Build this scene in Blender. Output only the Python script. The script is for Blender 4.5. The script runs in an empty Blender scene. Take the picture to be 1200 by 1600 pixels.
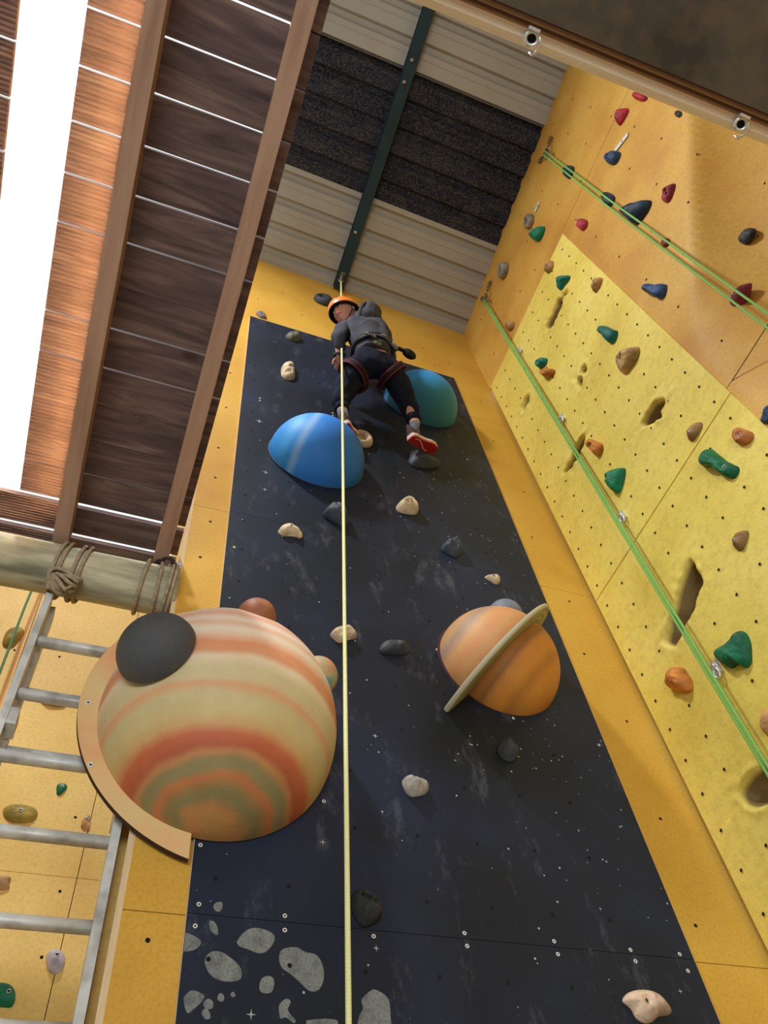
import bpy, bmesh, math, random
import numpy as np
from mathutils import Vector, Matrix, noise
random.seed(7)
C = bpy.context.scene.collection
sc = bpy.context.scene
PI = math.pi
sc.view_settings.view_transform = 'Standard'
sc.view_settings.look = 'None'
sc.view_settings.gamma = 1.0
sc.view_settings.use_curve_mapping = False
sc.view_settings.exposure = 0.13

# ---------------------------------------------------------------- camera
CH = 1.5                                   # height of the lens above the floor
F = 1235.0                                 # focal length for the 1200 x 1600 frame
def _cam_axes():
    up = np.array([448 - 600, -43 - 800, F]); up = up / np.linalg.norm(up)
    x = np.array([4829 - 600, 1847 - 800, F]); x = x - up * (x @ up); x = x / np.linalg.norm(x)
    y = np.cross(up, x)
    return np.array([x, y, up])
RC = _cam_axes()
cam_data = bpy.data.cameras.new('camera')
cam_data.sensor_fit = 'VERTICAL'; cam_data.sensor_height = 36.0; cam_data.lens = F / 1600 * 36.0
cam_data.clip_start = 0.02
cam = bpy.data.objects.new('camera', cam_data); C.objects.link(cam)
M = Matrix.Identity(4)
for r in range(3):
    M[r][0] = RC[r][0]; M[r][1] = -RC[r][1]; M[r][2] = -RC[r][2]
M[2][3] = CH
cam.matrix_world = M
sc.camera = cam

# ---------------------------------------------------------------- daylight and lamps
world = bpy.data.worlds.new('daylight'); sc.world = world; world.use_nodes = True
bg = world.node_tree.nodes['Background']
bg.inputs['Color'].default_value = (0.98, 1.0, 1.0, 1); bg.inputs['Strength'].default_value = 1.02

def area(name, loc, target, sx, sy, power, col):
    d = bpy.data.lights.new(name, 'AREA'); d.shape = 'RECTANGLE'; d.size = sx; d.size_y = sy
    d.energy = power; d.color = col
    o = bpy.data.objects.new(name, d); C.objects.link(o); o.location = loc
    o.rotation_euler = (Vector(target) - Vector(loc)).to_track_quat('-Z', 'Y').to_euler()
    return o
area('high_bay_lamp', (-1.3, 0.0, 7.95), (-0.9, 0.4, 3.0), 0.34, 0.34, 205, (0.97, 0.98, 1.0))
area('slot_daylight', (-1.10, 0.4, 4.272), (-0.327, 0.4, 4.021), 3.0, 0.02, 95, (1.0, 0.92, 0.52)).data.spread = math.radians(4)

area('hall_fill', (-0.9, -4.4, 1.7), (0.4, 2.0, 2.9), 4.0, 1.8, 270, (0.86, 0.94, 1.0))  # added fill light, no window there; brightens the lower walls and undersides

# ---------------------------------------------------------------- helpers
def lin(c):
    return tuple(((v / 255) / 12.92 if v / 255 <= 0.04045 else ((v / 255 + 0.055) / 1.055) ** 2.4) for v in c) + (1.0,)

def new_mat(name):
    m = bpy.data.materials.new(name); m.use_nodes = True
    nt = m.node_tree; b = nt.nodes['Principled BSDF']
    return m, nt, b

def paint(name, cols, scale=3.0, detail=6, rough=0.6, bump=0.0, bscale=200, speck=0.0, speck_col=None,
          speck_scale=120, stretch=(1, 1, 1), metal=0.0, spec=0.3, pos=None):
    """Uneven colour: noise over a ramp of colours, a finer grain, an optional bump."""
    m, nt, b = new_mat(name); N = nt.nodes; L = nt.links
    tc = N.new('ShaderNodeTexCoord'); mp = N.new('ShaderNodeMapping'); mp.inputs['Scale'].default_value = stretch
    L.new(tc.outputs['Object'], mp.inputs['Vector'])
    n1 = N.new('ShaderNodeTexNoise'); n1.inputs['Scale'].default_value = scale; n1.inputs['Detail'].default_value = detail
    L.new(mp.outputs['Vector'], n1.inputs['Vector'])
    cr = N.new('ShaderNodeValToRGB'); L.new(n1.outputs['Fac'], cr.inputs['Fac'])
    e = cr.color_ramp.elements
    k = len(cols)
    for i, c in enumerate(cols):
        p = pos[i] if pos else 0.3 + 0.4 * i / max(1, k - 1)
        el = e[i] if i < 2 else e.new(p)
        el.position = p; el.color = lin(c)
    if k == 1:
        e[1].color = lin(cols[0])
    out = cr.outputs['Color']
    if speck:
        n2 = N.new('ShaderNodeTexNoise'); n2.inputs['Scale'].default_value = speck_scale; n2.inputs['Detail'].default_value = 3
        L.new(mp.outputs['Vector'], n2.inputs['Vector'])
        mr = N.new('ShaderNodeMapRange'); mr.inputs[1].default_value = 0.45; mr.inputs[2].default_value = 0.72
        mr.inputs[3].default_value = 0; mr.inputs[4].default_value = speck
        L.new(n2.outputs['Fac'], mr.inputs[0])
        mx = N.new('ShaderNodeMixRGB'); L.new(mr.outputs[0], mx.inputs['Fac']); L.new(out, mx.inputs['Color1'])
        mx.inputs['Color2'].default_value = lin(speck_col or (60, 50, 40)); out = mx.outputs['Color']
    L.new(out, b.inputs['Base Color'])
    b.inputs['Roughness'].default_value = rough; b.inputs['Metallic'].default_value = metal
    b.inputs['Specular IOR Level'].default_value = spec
    if bump:
        n3 = N.new('ShaderNodeTexNoise'); n3.inputs['Scale'].default_value = bscale; n3.inputs['Detail'].default_value = 4
        L.new(mp.outputs['Vector'], n3.inputs['Vector'])
        bp = N.new('ShaderNodeBump'); bp.inputs['Strength'].default_value = bump; bp.inputs['Distance'].default_value = 0.004
        L.new(n3.outputs['Fac'], bp.inputs['Height']); L.new(bp.outputs['Normal'], b.inputs['Normal'])
    return m

def plain(name, c, rough=0.6, metal=0.0, spec=0.3):
    m, nt, b = new_mat(name)
    n = nt.nodes.new('ShaderNodeTexNoise'); n.inputs['Scale'].default_value = 40
    mx = nt.nodes.new('ShaderNodeMixRGB'); nt.links.new(n.outputs['Fac'], mx.inputs['Fac'])
    mx.inputs['Color1'].default_value = lin(tuple(min(255, v * 1.06) for v in c)); mx.inputs['Color2'].default_value = lin(tuple(v * 0.92 for v in c))
    nt.links.new(mx.outputs['Color'], b.inputs['Base Color'])
    b.inputs['Roughness'].default_value = rough; b.inputs['Metallic'].default_value = metal
    b.inputs['Specular IOR Level'].default_value = spec
    return m

def banded(name, axis, centre, half, stops, rough=0.55, warp=0.12, wscale=3.0, bump=0.25, bscale=160, grain=0.10):
    """Painted bands across an axis given in world space (object origins are at the world origin)."""
    m, nt, b = new_mat(name); N = nt.nodes; L = nt.links
    tc = N.new('ShaderNodeTexCoord')
    sub = N.new('ShaderNodeVectorMath'); sub.operation = 'SUBTRACT'; sub.inputs[1].default_value = centre
    L.new(tc.outputs['Object'], sub.inputs[0])
    dot = N.new('ShaderNodeVectorMath'); dot.operation = 'DOT_PRODUCT'; dot.inputs[1].default_value = axis
    L.new(sub.outputs['Vector'], dot.inputs[0])
    nz = N.new('ShaderNodeTexNoise'); nz.inputs['Scale'].default_value = wscale; nz.inputs['Detail'].default_value = 6
    L.new(tc.outputs['Object'], nz.inputs['Vector'])
    a = N.new('ShaderNodeMath'); a.operation = 'SUBTRACT'; L.new(nz.outputs['Fac'], a.inputs[0]); a.inputs[1].default_value = 0.5
    a2 = N.new('ShaderNodeMath'); a2.operation = 'MULTIPLY'; L.new(a.outputs[0], a2.inputs[0]); a2.inputs[1].default_value = warp * half * 2
    s = N.new('ShaderNodeMath'); s.operation = 'ADD'; L.new(dot.outputs['Value'], s.inputs[0]); L.new(a2.outputs[0], s.inputs[1])
    mr = N.new('ShaderNodeMapRange'); L.new(s.outputs[0], mr.inputs[0]); mr.inputs[1].default_value = -half; mr.inputs[2].default_value = half
    cr = N.new('ShaderNodeValToRGB'); L.new(mr.outputs[0], cr.inputs['Fac'])
    e = cr.color_ramp.elements; cr.color_ramp.interpolation = 'LINEAR'
    for i, (p, c) in enumerate(stops):
        el = e[i] if i < 2 else e.new((p + 1) / 2)
        el.position = (p + 1) / 2; el.color = lin(c)
    n2 = N.new('ShaderNodeTexNoise'); n2.inputs['Scale'].default_value = 14; n2.inputs['Detail'].default_value = 8
    L.new(tc.outputs['Object'], n2.inputs['Vector'])
    mx = N.new('ShaderNodeMixRGB'); mx.blend_type = 'OVERLAY'; mx.inputs['Fac'].default_value = grain * 3
    L.new(cr.outputs['Color'], mx.inputs['Color1']); L.new(n2.outputs['Fac'], mx.inputs['Color2'])
    L.new(mx.outputs['Color'], b.inputs['Base Color']); b.inputs['Roughness'].default_value = rough
    b.inputs['Specular IOR Level'].default_value = 0.3
    n3 = N.new('ShaderNodeTexNoise'); n3.inputs['Scale'].default_value = bscale; n3.inputs['Detail'].default_value = 4
    L.new(tc.outputs['Object'], n3.inputs['Vector'])
    bp = N.new('ShaderNodeBump'); bp.inputs['Strength'].default_value = bump; bp.inputs['Distance'].default_value = 0.003
    L.new(n3.outputs['Fac'], bp.inputs['Height']); L.new(bp.outputs['Normal'], b.inputs['Normal'])
    return m

class MB:
    """Collects shapes into one mesh; material index per face."""
    def __init__(s): s.v = []; s.f = []; s.mi = []; s.sm = []
    def add(s, V, Fs, mi=0, smooth=False):
        o = len(s.v); s.v += [tuple(p) for p in V]
        for f in Fs: s.f.append([i + o for i in f]); s.mi.append(mi); s.sm.append(smooth)
    def box(s, a, b, mi=0):
        (x0, y0, z0), (x1, y1, z1) = a, b
        V = [(x, y, z) for z in (z0, z1) for y in (y0, y1) for x in (x0, x1)]
        s.add(V, [(0, 2, 3, 1), (4, 5, 7, 6), (0, 1, 5, 4), (2, 6, 7, 3), (0, 4, 6, 2), (1, 3, 7, 5)], mi)
    def obox(s, c, ax, hs, mi=0):
        """oriented box: centre, three axes, half sizes"""
        V = []
        for k in (-1, 1):
            for j in (-1, 1):
                for i in (-1, 1):
                    V.append(Vector(c) + Vector(ax[0]) * hs[0] * i + Vector(ax[1]) * hs[1] * j + Vector(ax[2]) * hs[2] * k)
        s.add(V, [(0, 2, 3, 1), (4, 5, 7, 6), (0, 1, 5, 4), (2, 6, 7, 3), (0, 4, 6, 2), (1, 3, 7, 5)], mi)
    def tube(s, P, r, n=10, closed=False, mi=0, flat=1.0, cap=True):
        P = [Vector(p) for p in P]; m = len(P)
        R = r if isinstance(r, (list, tuple)) else [r] * m
        prev = None; V = []
        for i, p in enumerate(P):
            if closed: t = P[(i + 1) % m] - P[i - 1]
            else: t = P[min(i + 1, m - 1)] - P[max(i - 1, 0)]
            if t.length < 1e-9: t = Vector((0, 0, 1))
            t.normalize()
            if prev is None:
                u = t.orthogonal().normalized()
            else:
                u = (prev - t * prev.dot(t)); u = u.normalized() if u.length > 1e-6 else t.orthogonal().normalized()
            prev = u; w = t.cross(u)
            for k in range(n):
                a = 2 * PI * k / n
                V.append(p + u * math.cos(a) * R[i] + w * math.sin(a) * R[i] * flat)
        Fs = []
        for i in range(m if closed else m - 1):
            j = (i + 1) % m
            for k in range(n):
                l = (k + 1) % n
                Fs.append((i * n + k, i * n + l, j * n + l, j * n + k))
        if not closed and cap:
            Fs.append(tuple(range(n))[::-1]); Fs.append(tuple((m - 1) * n + k for k in range(n)))
        s.add(V, Fs, mi, True)
    def ball(s, c, r, n=16, mi=0, ax=None):
        r = r if isinstance(r, (list, tuple)) else (r, r, r)
        ax = ax or (Vector((1, 0, 0)), Vector((0, 1, 0)), Vector((0, 0, 1)))
        V = []; Fs = []; m = n // 2
        for i in range(m + 1):
            b = -PI / 2 + PI * i / m
            for k in range(n):
                a = 2 * PI * k / n
                V.append(Vector(c) + Vector(ax[0]) * r[0] * math.cos(b) * math.cos(a) + Vector(ax[1]) * r[1] * math.cos(b) * math.sin(a) + Vector(ax[2]) * r[2] * math.sin(b))
        for i in range(m):
            for k in range(n):
                l = (k + 1) % n
                Fs.append((i * n + k, i * n + l, (i + 1) * n + l, (i + 1) * n + k))
        s.add(V, Fs, mi, True)
    def build(s, name, mats, parent=None, merge=False):
        me = bpy.data.meshes.new(name); me.from_pydata(s.v, [], s.f)
        if not isinstance(mats, (list, tuple)): mats = [mats]
        for m in mats: me.materials.append(m)
        for p, i, g in zip(me.polygons, s.mi, s.sm): p.material_index = i; p.use_smooth = g
        bm = bmesh.new(); bm.from_mesh(me)
        if merge: bmesh.ops.remove_doubles(bm, verts=bm.verts, dist=1e-5)
        bmesh.ops.recalc_face_normals(bm, faces=bm.faces)
        bm.to_mesh(me); bm.free()
        o = bpy.data.objects.new(name, me); C.objects.link(o)
        if parent: o.parent = parent; o.matrix_parent_inverse = Matrix.Translation(parent.location).inverted()
        return o

def origin_to(o, p):
    """move a mesh object's origin to p without moving the mesh"""
    p = Vector(p); o.data.transform(Matrix.Translation(-p)); o.location = p
def empty(name, loc=(0, 0, 0)):
    o = bpy.data.objects.new(name, None); C.objects.link(o); o.location = loc; o.empty_display_size = 0.05
    return o
def tag(o, label, cat, group=None):
    o['label'] = label; o['category'] = cat
    if group: o['group'] = group
    return o
def structure(o): o['kind'] = 'structure'; return o
def disc(mb, c, u, v, r, mi, n=10):
    V = [Vector(c) + Vector(u) * r * math.cos(2 * PI * k / n) + Vector(v) * r * math.sin(2 * PI * k / n) for k in range(n)]
    mb.add(V, [tuple(range(n))], mi)

# ---------------------------------------------------------------- materials
m_relief = paint('relief_yellow', [(214, 188, 80), (228, 204, 94), (234, 212, 110)], scale=2.2, detail=8, rough=0.62, bump=0.5, bscale=70, speck=0.25, speck_col=(168, 138, 60), speck_scale=30)
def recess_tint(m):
    '''the moulded pockets are bare, unpainted resin inside, tinted darker to paint in their shade'''
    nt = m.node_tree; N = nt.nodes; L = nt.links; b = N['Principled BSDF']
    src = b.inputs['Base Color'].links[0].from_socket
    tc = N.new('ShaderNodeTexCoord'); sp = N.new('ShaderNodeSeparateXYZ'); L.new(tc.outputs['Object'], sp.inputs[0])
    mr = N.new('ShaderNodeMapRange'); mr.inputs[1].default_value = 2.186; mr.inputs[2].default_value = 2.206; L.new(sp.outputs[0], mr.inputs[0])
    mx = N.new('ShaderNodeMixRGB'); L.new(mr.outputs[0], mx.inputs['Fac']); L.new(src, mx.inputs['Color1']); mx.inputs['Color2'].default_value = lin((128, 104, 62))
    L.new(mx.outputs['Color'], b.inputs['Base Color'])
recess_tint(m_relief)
m_relief_raw = paint('relief_recess', [(150, 118, 62), (182, 148, 76)], scale=12, rough=0.8, bump=0.6, bscale=60)
m_ochre = paint('ochre_ply', [(186, 132, 52), (205, 156, 66), (214, 172, 82)], scale=1.8, detail=9, rough=0.6, bump=0.15, bscale=90, speck=0.3, speck_col=(160, 112, 60), speck_scale=60)
m_wall = paint('yellow_ply', [(202, 150, 56), (214, 166, 66), (222, 178, 78)], scale=2.0, detail=8, rough=0.55, bump=0.12, bscale=120, speck=0.3, speck_col=(178, 118, 30), speck_scale=90)
m_far = paint('pale_yellow_ply', [(214, 170, 84), (228, 188, 104), (234, 198, 118)], scale=2.5, detail=8, rough=0.6, speck=0.3, speck_col=(176, 132, 70), speck_scale=70)
m_hole = plain('bolt_hole', (24, 20, 18), 0.9)
m_plyedge = paint('ply_edge', [(214, 184, 138), (228, 204, 164)], scale=60, rough=0.7, stretch=(8, 8, 0.3))
m_seam = plain('seam', (110, 76, 34), 0.9)
m_white = plain('white_paint', (222, 222, 214), 0.5)
m_ast = paint('asteroid_grey', [(96, 100, 100), (128, 132, 130), (140, 144, 140)], scale=30, rough=0.6, speck=0.6, speck_col=(70, 74, 74), speck_scale=160)
m_cream = paint('cream_sheet', [(160, 156, 146), (172, 168, 158)], scale=1.5, rough=0.5, spec=0.4)
m_dark_sheet = paint('dirty_sheet', [(26, 30, 44), (34, 38, 52), (52, 52, 60)], scale=5, detail=10, rough=0.8, spec=0.1, speck=0.4, speck_col=(130, 122, 108), speck_scale=55, stretch=(1, 2.0, 1))
m_steel_teal = paint('teal_steel', [(18, 44, 54), (26, 56, 66)], scale=8, rough=0.45, spec=0.4)
m_galv = plain('galvanised', (226, 226, 224), 0.35, 0.55, .6)
m_steel = plain('steel_link', (150, 140, 124), 0.35, 0.9)
m_wood = paint('joist_wood', [(150, 118, 98), (172, 138, 116), (184, 150, 128)], scale=9, detail=9, rough=0.75, stretch=(3, 0.25, 3), bump=0.2, bscale=60)
m_floor = paint('floor_mat', [(150, 150, 152), (170, 170, 170)], scale=2, rough=0.9)
m_brown = paint('brown_board', [(62, 56, 48), (82, 74, 62), (96, 86, 70)], scale=3, detail=10, rough=0.75, speck=0.3, speck_col=(120, 96, 66), speck_scale=18)
m_timber = paint('pale_timber', [(246, 230, 206), (250, 236, 216), (252, 240, 224)], scale=10, rough=0.5, stretch=(0.2, 4, 4))
m_bolt = plain('bolt_steel', (178, 174, 166), 0.35, 0.8)

def plank_mat():
    m, nt, b = new_mat('deck_plank'); N = nt.nodes; L = nt.links
    tc = N.new('ShaderNodeTexCoord'); oi = N.new('ShaderNodeObjectInfo')
    mp = N.new('ShaderNodeMapping'); mp.inputs['Scale'].default_value = (1.2, 9, 4); L.new(tc.outputs['Object'], mp.inputs['Vector'])
    cx = N.new('ShaderNodeCombineXYZ'); ml = N.new('ShaderNodeMath'); ml.operation = 'MULTIPLY'; ml.inputs[1].default_value = 30
    L.new(oi.outputs['Random'], ml.inputs[0]); L.new(ml.outputs[0], cx.inputs[0]); L.new(cx.outputs[0], mp.inputs['Location'])
    n = N.new('ShaderNodeTexNoise'); n.inputs['Scale'].default_value = 2.2; n.inputs['Detail'].default_value = 9; n.inputs['Distortion'].default_value = 1.2
    L.new(mp.outputs['Vector'], n.inputs['Vector'])
    cr = N.new('ShaderNodeValToRGB'); L.new(n.outputs['Fac'], cr.inputs['Fac']); e = cr.color_ramp.elements
    e[0].position = .28; e[0].color = lin((74, 60, 58)); e[1].position = .7; e[1].color = lin((136, 114, 104))
    q = e.new(.5); q.color = lin((106, 86, 82))
    # knots
    mp2 = N.new('ShaderNodeMapping'); mp2.inputs['Scale'].default_value = (3.2, 5, 1); L.new(tc.outputs['Object'], mp2.inputs['Vector']); L.new(cx.outputs[0], mp2.inputs['Location'])
    vo = N.new('ShaderNodeTexVoronoi'); vo.inputs['Scale'].default_value = 1.0; L.new(mp2.outputs['Vector'], vo.inputs['Vector'])
    mr = N.new('ShaderNodeMapRange'); mr.inputs[1].default_value = .04; mr.inputs[2].default_value = .13; mr.inputs[3].default_value = .75; mr.inputs[4].default_value = 0
    L.new(vo.outputs['Distance'], mr.inputs[0])
    mx = N.new('ShaderNodeMixRGB'); L.new(mr.outputs[0], mx.inputs['Fac']); L.new(cr.outputs['Color'], mx.inputs['Color1']); mx.inputs['Color2'].default_value = lin((62, 38, 28))
    L.new(mx.outputs['Color'], b.inputs['Base Color']); b.inputs['Roughness'].default_value = .75; b.inputs['Specular IOR Level'].default_value = .2
    return m
m_plank = plank_mat()

def black_panel_mat():
    """night sky painting: near black, dark clouds tinted blue for reflected sky, fine pale dust and stars"""
    m, nt, b = new_mat('night_sky_paint'); N = nt.nodes; L = nt.links
    tc = N.new('ShaderNodeTexCoord')
    n1 = N.new('ShaderNodeTexNoise'); n1.inputs['Scale'].default_value = 1.6; n1.inputs['Detail'].default_value = 7; L.new(tc.outputs['Object'], n1.inputs['Vector'])
    cr = N.new('ShaderNodeValToRGB'); L.new(n1.outputs['Fac'], cr.inputs['Fac']); e = cr.color_ramp.elements
    e[0].position = .3; e[0].color = lin((20, 26, 31)); e[1].position = .72; e[1].color = lin((36, 46, 70))
    q = e.new(.5); q.color = lin((27, 35, 50))  # blue in these tones paints in the sky's reflection
    # scuffs of chalk
    mp = N.new('ShaderNodeMapping'); mp.inputs['Scale'].default_value = (3, 1, 1.2); mp.inputs['Rotation'].default_value = (0, .5, 0); L.new(tc.outputs['Object'], mp.inputs['Vector'])
    n2 = N.new('ShaderNodeTexNoise'); n2.inputs['Scale'].default_value = 3.2; n2.inputs['Detail'].default_value = 12; n2.inputs['Roughness'].default_value = .75; L.new(mp.outputs['Vector'], n2.inputs['Vector'])
    mr = N.new('ShaderNodeMapRange'); mr.inputs[1].default_value = .56; mr.inputs[2].default_value = .8; mr.inputs[3].default_value = 0; mr.inputs[4].default_value = .4
    L.new(n2.outputs['Fac'], mr.inputs[0])
    mx = N.new('ShaderNodeMixRGB'); L.new(mr.outputs[0], mx.inputs['Fac']); L.new(cr.outputs['Color'], mx.inputs['Color1']); mx.inputs['Color2'].default_value = lin((136, 136, 146))
    out = mx.outputs['Color']
    for s_, r_, cl in ((30, .04, .16), (70, .05, .10), (11, .022, .5)):
        vo = N.new('ShaderNodeTexVoronoi'); vo.inputs['Scale'].default_value = s_; L.new(tc.outputs['Object'], vo.inputs['Vector'])
        lt = N.new('ShaderNodeMath'); lt.operation = 'LESS_THAN'; lt.inputs[1].default_value = r_; L.new(vo.outputs['Distance'], lt.inputs[0])
        sx = N.new('ShaderNodeSeparateColor'); L.new(vo.outputs['Color'], sx.inputs[0])
        l2 = N.new('ShaderNodeMath'); l2.operation = 'LESS_THAN'; l2.inputs[1].default_value = cl; L.new(sx.outputs[0], l2.inputs[0])
        mm = N.new('ShaderNodeMath'); mm.operation = 'MULTIPLY'; L.new(lt.outputs[0], mm.inputs[0]); L.new(l2.outputs[0], mm.inputs[1])
        m3 = N.new('ShaderNodeMath'); m3.operation = 'MULTIPLY'; L.new(mm.outputs[0], m3.inputs[0]); m3.inputs[1].default_value = .75
        mx2 = N.new('ShaderNodeMixRGB'); L.new(m3.outputs[0], mx2.inputs['Fac']); L.new(out, mx2.inputs['Color1']); mx2.inputs['Color2'].default_value = lin((196, 200, 205)); out = mx2.outputs['Color']
    L.new(out, b.inputs['Base Color']); b.inputs['Roughness'].default_value = .5; b.inputs['Specular IOR Level'].default_value = .3
    return m
m_black = black_panel_mat()
# ================================================================ THE SETTING
XL, XR, YB = 0.158, 2.188, 2.0            # left end of the back wall, right corner, face of the back wall
fl = MB(); fl.box((-5, -6, -0.1), (3, 3.1, 0)); structure(fl.build('floor', m_floor))

# back wall: yellow plywood sheets with narrow gaps, pale raw edge on the left
mb = MB()
zs = [0.0, 0.802, 2.631, 4.46, 6.289, 8.6]
for a, b_ in zip(zs[:-1], zs[1:]):
    mb.box((XL, YB, a + 0.0012), (XR + 0.02, YB + 0.016, b_ - 0.0012))
mb.box((XL + 0.004, YB + 0.016, 0), (XR + 0.02, YB + 0.02, 8.6), 1)
mb.box((XL - 0.002, YB + 0.0005, 0), (XL, YB + 0.018, 8.5), 2)
for (x, z) in [(0.235, 2.33), (0.23, 2.56), (0.22, 4.10), (0.24, 4.36), (0.235, 4.72), (0.23, 5.0), (0.24, 5.45), (0.235, 5.9), (0.24, 6.4), (0.36, 7.3), (0.55, 7.6), (0.7, 7.25),
               (1.95, 2.75), (2.0, 3.15), (2.05, 3.62), (1.98, 4.0), (2.03, 4.38), (1.97, 4.9), (2.06, 5.4), (2.0, 6.0), (2.04, 6.6), (1.9, 7.2), (1.7, 7.35), (1.5, 7.5), (1.95, 7.7), (1.2, 7.6), (1.4, 7.15), (1.75, 7.05)]:
    disc(mb, (x, YB - 0.0008, z), (1, 0, 0), (0, 0, 1), 0.0065, 3)
structure(mb.build('wall_back', [m_wall, m_seam, m_plyedge, m_hole]))

# timber framing behind the left end of the back wall
mb = MB(); mb.box((XL + 0.01, YB + 0.022, 0), (XL + 0.06, YB + 0.30, 8.3)); structure(mb.build('trim_1', m_far))
mb = MB(); mb.box((0.119, 2.10, 0), (0.1255, 2.13, 3.4)); structure(mb.build('trim_2', plain('red_strip', (150, 84, 56), .7)))
mb = MB(); mb.box((XL - 0.017, YB + 0.001, 0), (XL - 0.001, YB + 0.018, 8.2)); structure(mb.build('trim_3', m_plyedge))
mb = MB(); mb.box((0.126, 2.105, 0), (0.160, 2.13, 3.4)); structure(mb.build('trim_4', m_far))

# far wall seen through the ladder
mb = MB()
for a, b_ in zip([0, 1.76, 3.30], [1.76, 3.30, 5.05]):
    mb.box((-2.8, 3.0, a + 0.001), (0.05, 3.02, b_ - 0.001))
    mb.box((0.053, 3.0, a + 0.001), (1.6, 3.02, b_ - 0.001))
mb.box((-2.8, 3.02, 0), (1.6, 3.03, 5.05), 1)
mb.box((0.16, 3.0, 5.05), (1.6, 3.02, 7.2))
for x in (-0.9, -0.68, -0.46, -0.24, -0.02):
    for z in (2.75, 3.0, 3.25, 3.55, 3.8, 4.1, 4.4):
        disc(mb, (x + random.uniform(-.03, .03), 2.9992, z + random.uniform(-.02, .02)), (1, 0, 0), (0, 0, 1), 0.006, 2)
structure(mb.build('wall_far', [m_far, m_seam, m_hole]))

# the rest of the hall, out of frame
m_hall = paint('hall_wall', [(150, 140, 124), (168, 158, 140)], scale=2, rough=.9)
mb = MB(); mb.box((-3.3, -4.6, 0), (-3.2, 3.1, 8.3)); structure(mb.build('wall_left', m_hall))
mb = MB(); mb.box((-3.3, -4.7, 0), (2.3, -4.6, 8.6)); structure(mb.build('wall_front', m_hall))
# ---- right wall
def grid_mesh(mb, ys, zs_, xf, mi=0):
    V = [(xf(y, z), y, z) for z in zs_ for y in ys]; n = len(ys); Fs = []
    for j in range(len(zs_) - 1):
        for i in range(n - 1):
            Fs.append((j * n + i, j * n + i + 1, (j + 1) * n + i + 1, (j + 1) * n + i))
    mb.add(V, Fs, mi, True)
def fold(y, z):
    """recess of the wall below the slanting crease"""
    d = abs(0) + ((y + 0.133) * (-0.863) - (z - 5.994) * 0.651) / 1.081
    if d <= 0: return 0.0
    fade = max(0.0, min(1.0, (0.74 - y) / 0.45)) * max(0, min(1, (z - 3.6) / 1.0))
    return 0.27 * (1 - math.exp(-d / 0.20)) * fade
mb = MB()
mb.box((XR, 0.775, 6.905), (XR + 0.02, 2.02, 8.7)); mb.box((XR, 0.775, 0), (XR + 0.02, 2.0, 1.948))
ys = [-4.6, -3.4] + [-2.4 + 0.3 * i for i in range(6)] + [-0.9 + 0.0335 * i for i in range(51)]
grid_mesh(mb, ys, [0.5 + 0.25 * i for i in range(12)] + [3.5 + .04 * i for i in range(87)], lambda y, z: XR + fold(y, z))
grid_mesh(mb, [-4.6, 0.775], [6.94, 8.7], lambda y, z: XR)
mb.box((XR + 0.021, -2.4, 6.93), (XR + 0.03, 2.0, 6.97), 1)
mb.box((XR - 0.0006, -2.4, 6.939), (XR + 0.002, 0.775, 6.943), 1)
mb.box((XR - 0.0006, -2.4, 4.449), (XR + 0.002, 0.775, 4.453), 1)
for i in range(-6, 5):
    for j in range(0, 20):
        if (i + j) % 2: continue
        y = 0.02 + 0.21 * i; z = 4.50 + 0.21 * j
        if y > 0.76 or z > 8.2: continue
        disc(mb, (XR + fold(y, z) - 0.0008, y, z), (0, 1, 0), (0, 0, 1), 0.0075, 2)
for (y, z) in [(1.0, 7.5), (1.3, 7.2), (1.6, 7.5), (1.8, 7.15), (0.9, 7.9), (1.45, 7.9), (1.75, 7.75), (1.1, 7.1)]:
    disc(mb, (XR - 0.0008, y, z), (0, 1, 0), (0, 0, 1), 0.0075, 2)
structure(mb.build('wall_right', [m_ochre, m_seam, m_hole]))

# textured relief panels screwed on the right wall, with moulded pockets
POCKETS = {
'crack': ([(1.01,6.415),(1.022,6.383),(1.088,6.399),(1.101,6.354),(1.132,6.377),(1.192,6.355),(1.275,6.371),(1.306,6.437),(1.301,6.472),(1.246,6.471),(1.167,6.47),(1.122,6.492),(1.074,6.445),(1.068,6.491),(1.043,6.421)], .045),
'ta': ([(1.229,5.698),(1.238,5.655),(1.272,5.653),(1.294,5.7),(1.26,5.711)], .07),
'tb': ([(1.29,5.646),(1.301,5.609),(1.329,5.607),(1.351,5.624),(1.355,5.691),(1.345,5.716),(1.311,5.675)], .07),
'leaf': ([(1.005,4.794),(1.03,4.777),(1.072,4.78),(1.082,4.736),(1.123,4.786),(1.186,4.825),(1.177,4.86),(1.137,4.876),(1.063,4.867),(1.019,4.82)], .06),
'slot': ([(1.494,5.304),(1.543,5.262),(1.597,5.244),(1.682,5.248),(1.772,5.296),(1.771,5.322),(1.687,5.31),(1.615,5.329),(1.541,5.329)], .05),
'small': ([(1.694,6.227),(1.707,6.161),(1.766,6.167),(1.827,6.158),(1.815,6.225),(1.754,6.252)], .03),
'big': ([(1.39,4.018),(1.397,3.939),(1.407,3.873),(1.461,3.858),(1.525,3.824),(1.591,3.821),(1.65,3.795),(1.7,3.791),(1.733,3.844),(1.684,3.875),(1.659,3.909),(1.6,3.922),(1.55,3.96),(1.502,3.985),(1.443,4.012)], .06),
'corner': ([(1.626,3.134),(1.697,3.142),(1.749,3.135),(1.78,3.114),(1.778,3.077),(1.744,3.04),(1.678,3.015),(1.576,3.034),(1.555,3.087)], .055)}
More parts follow.
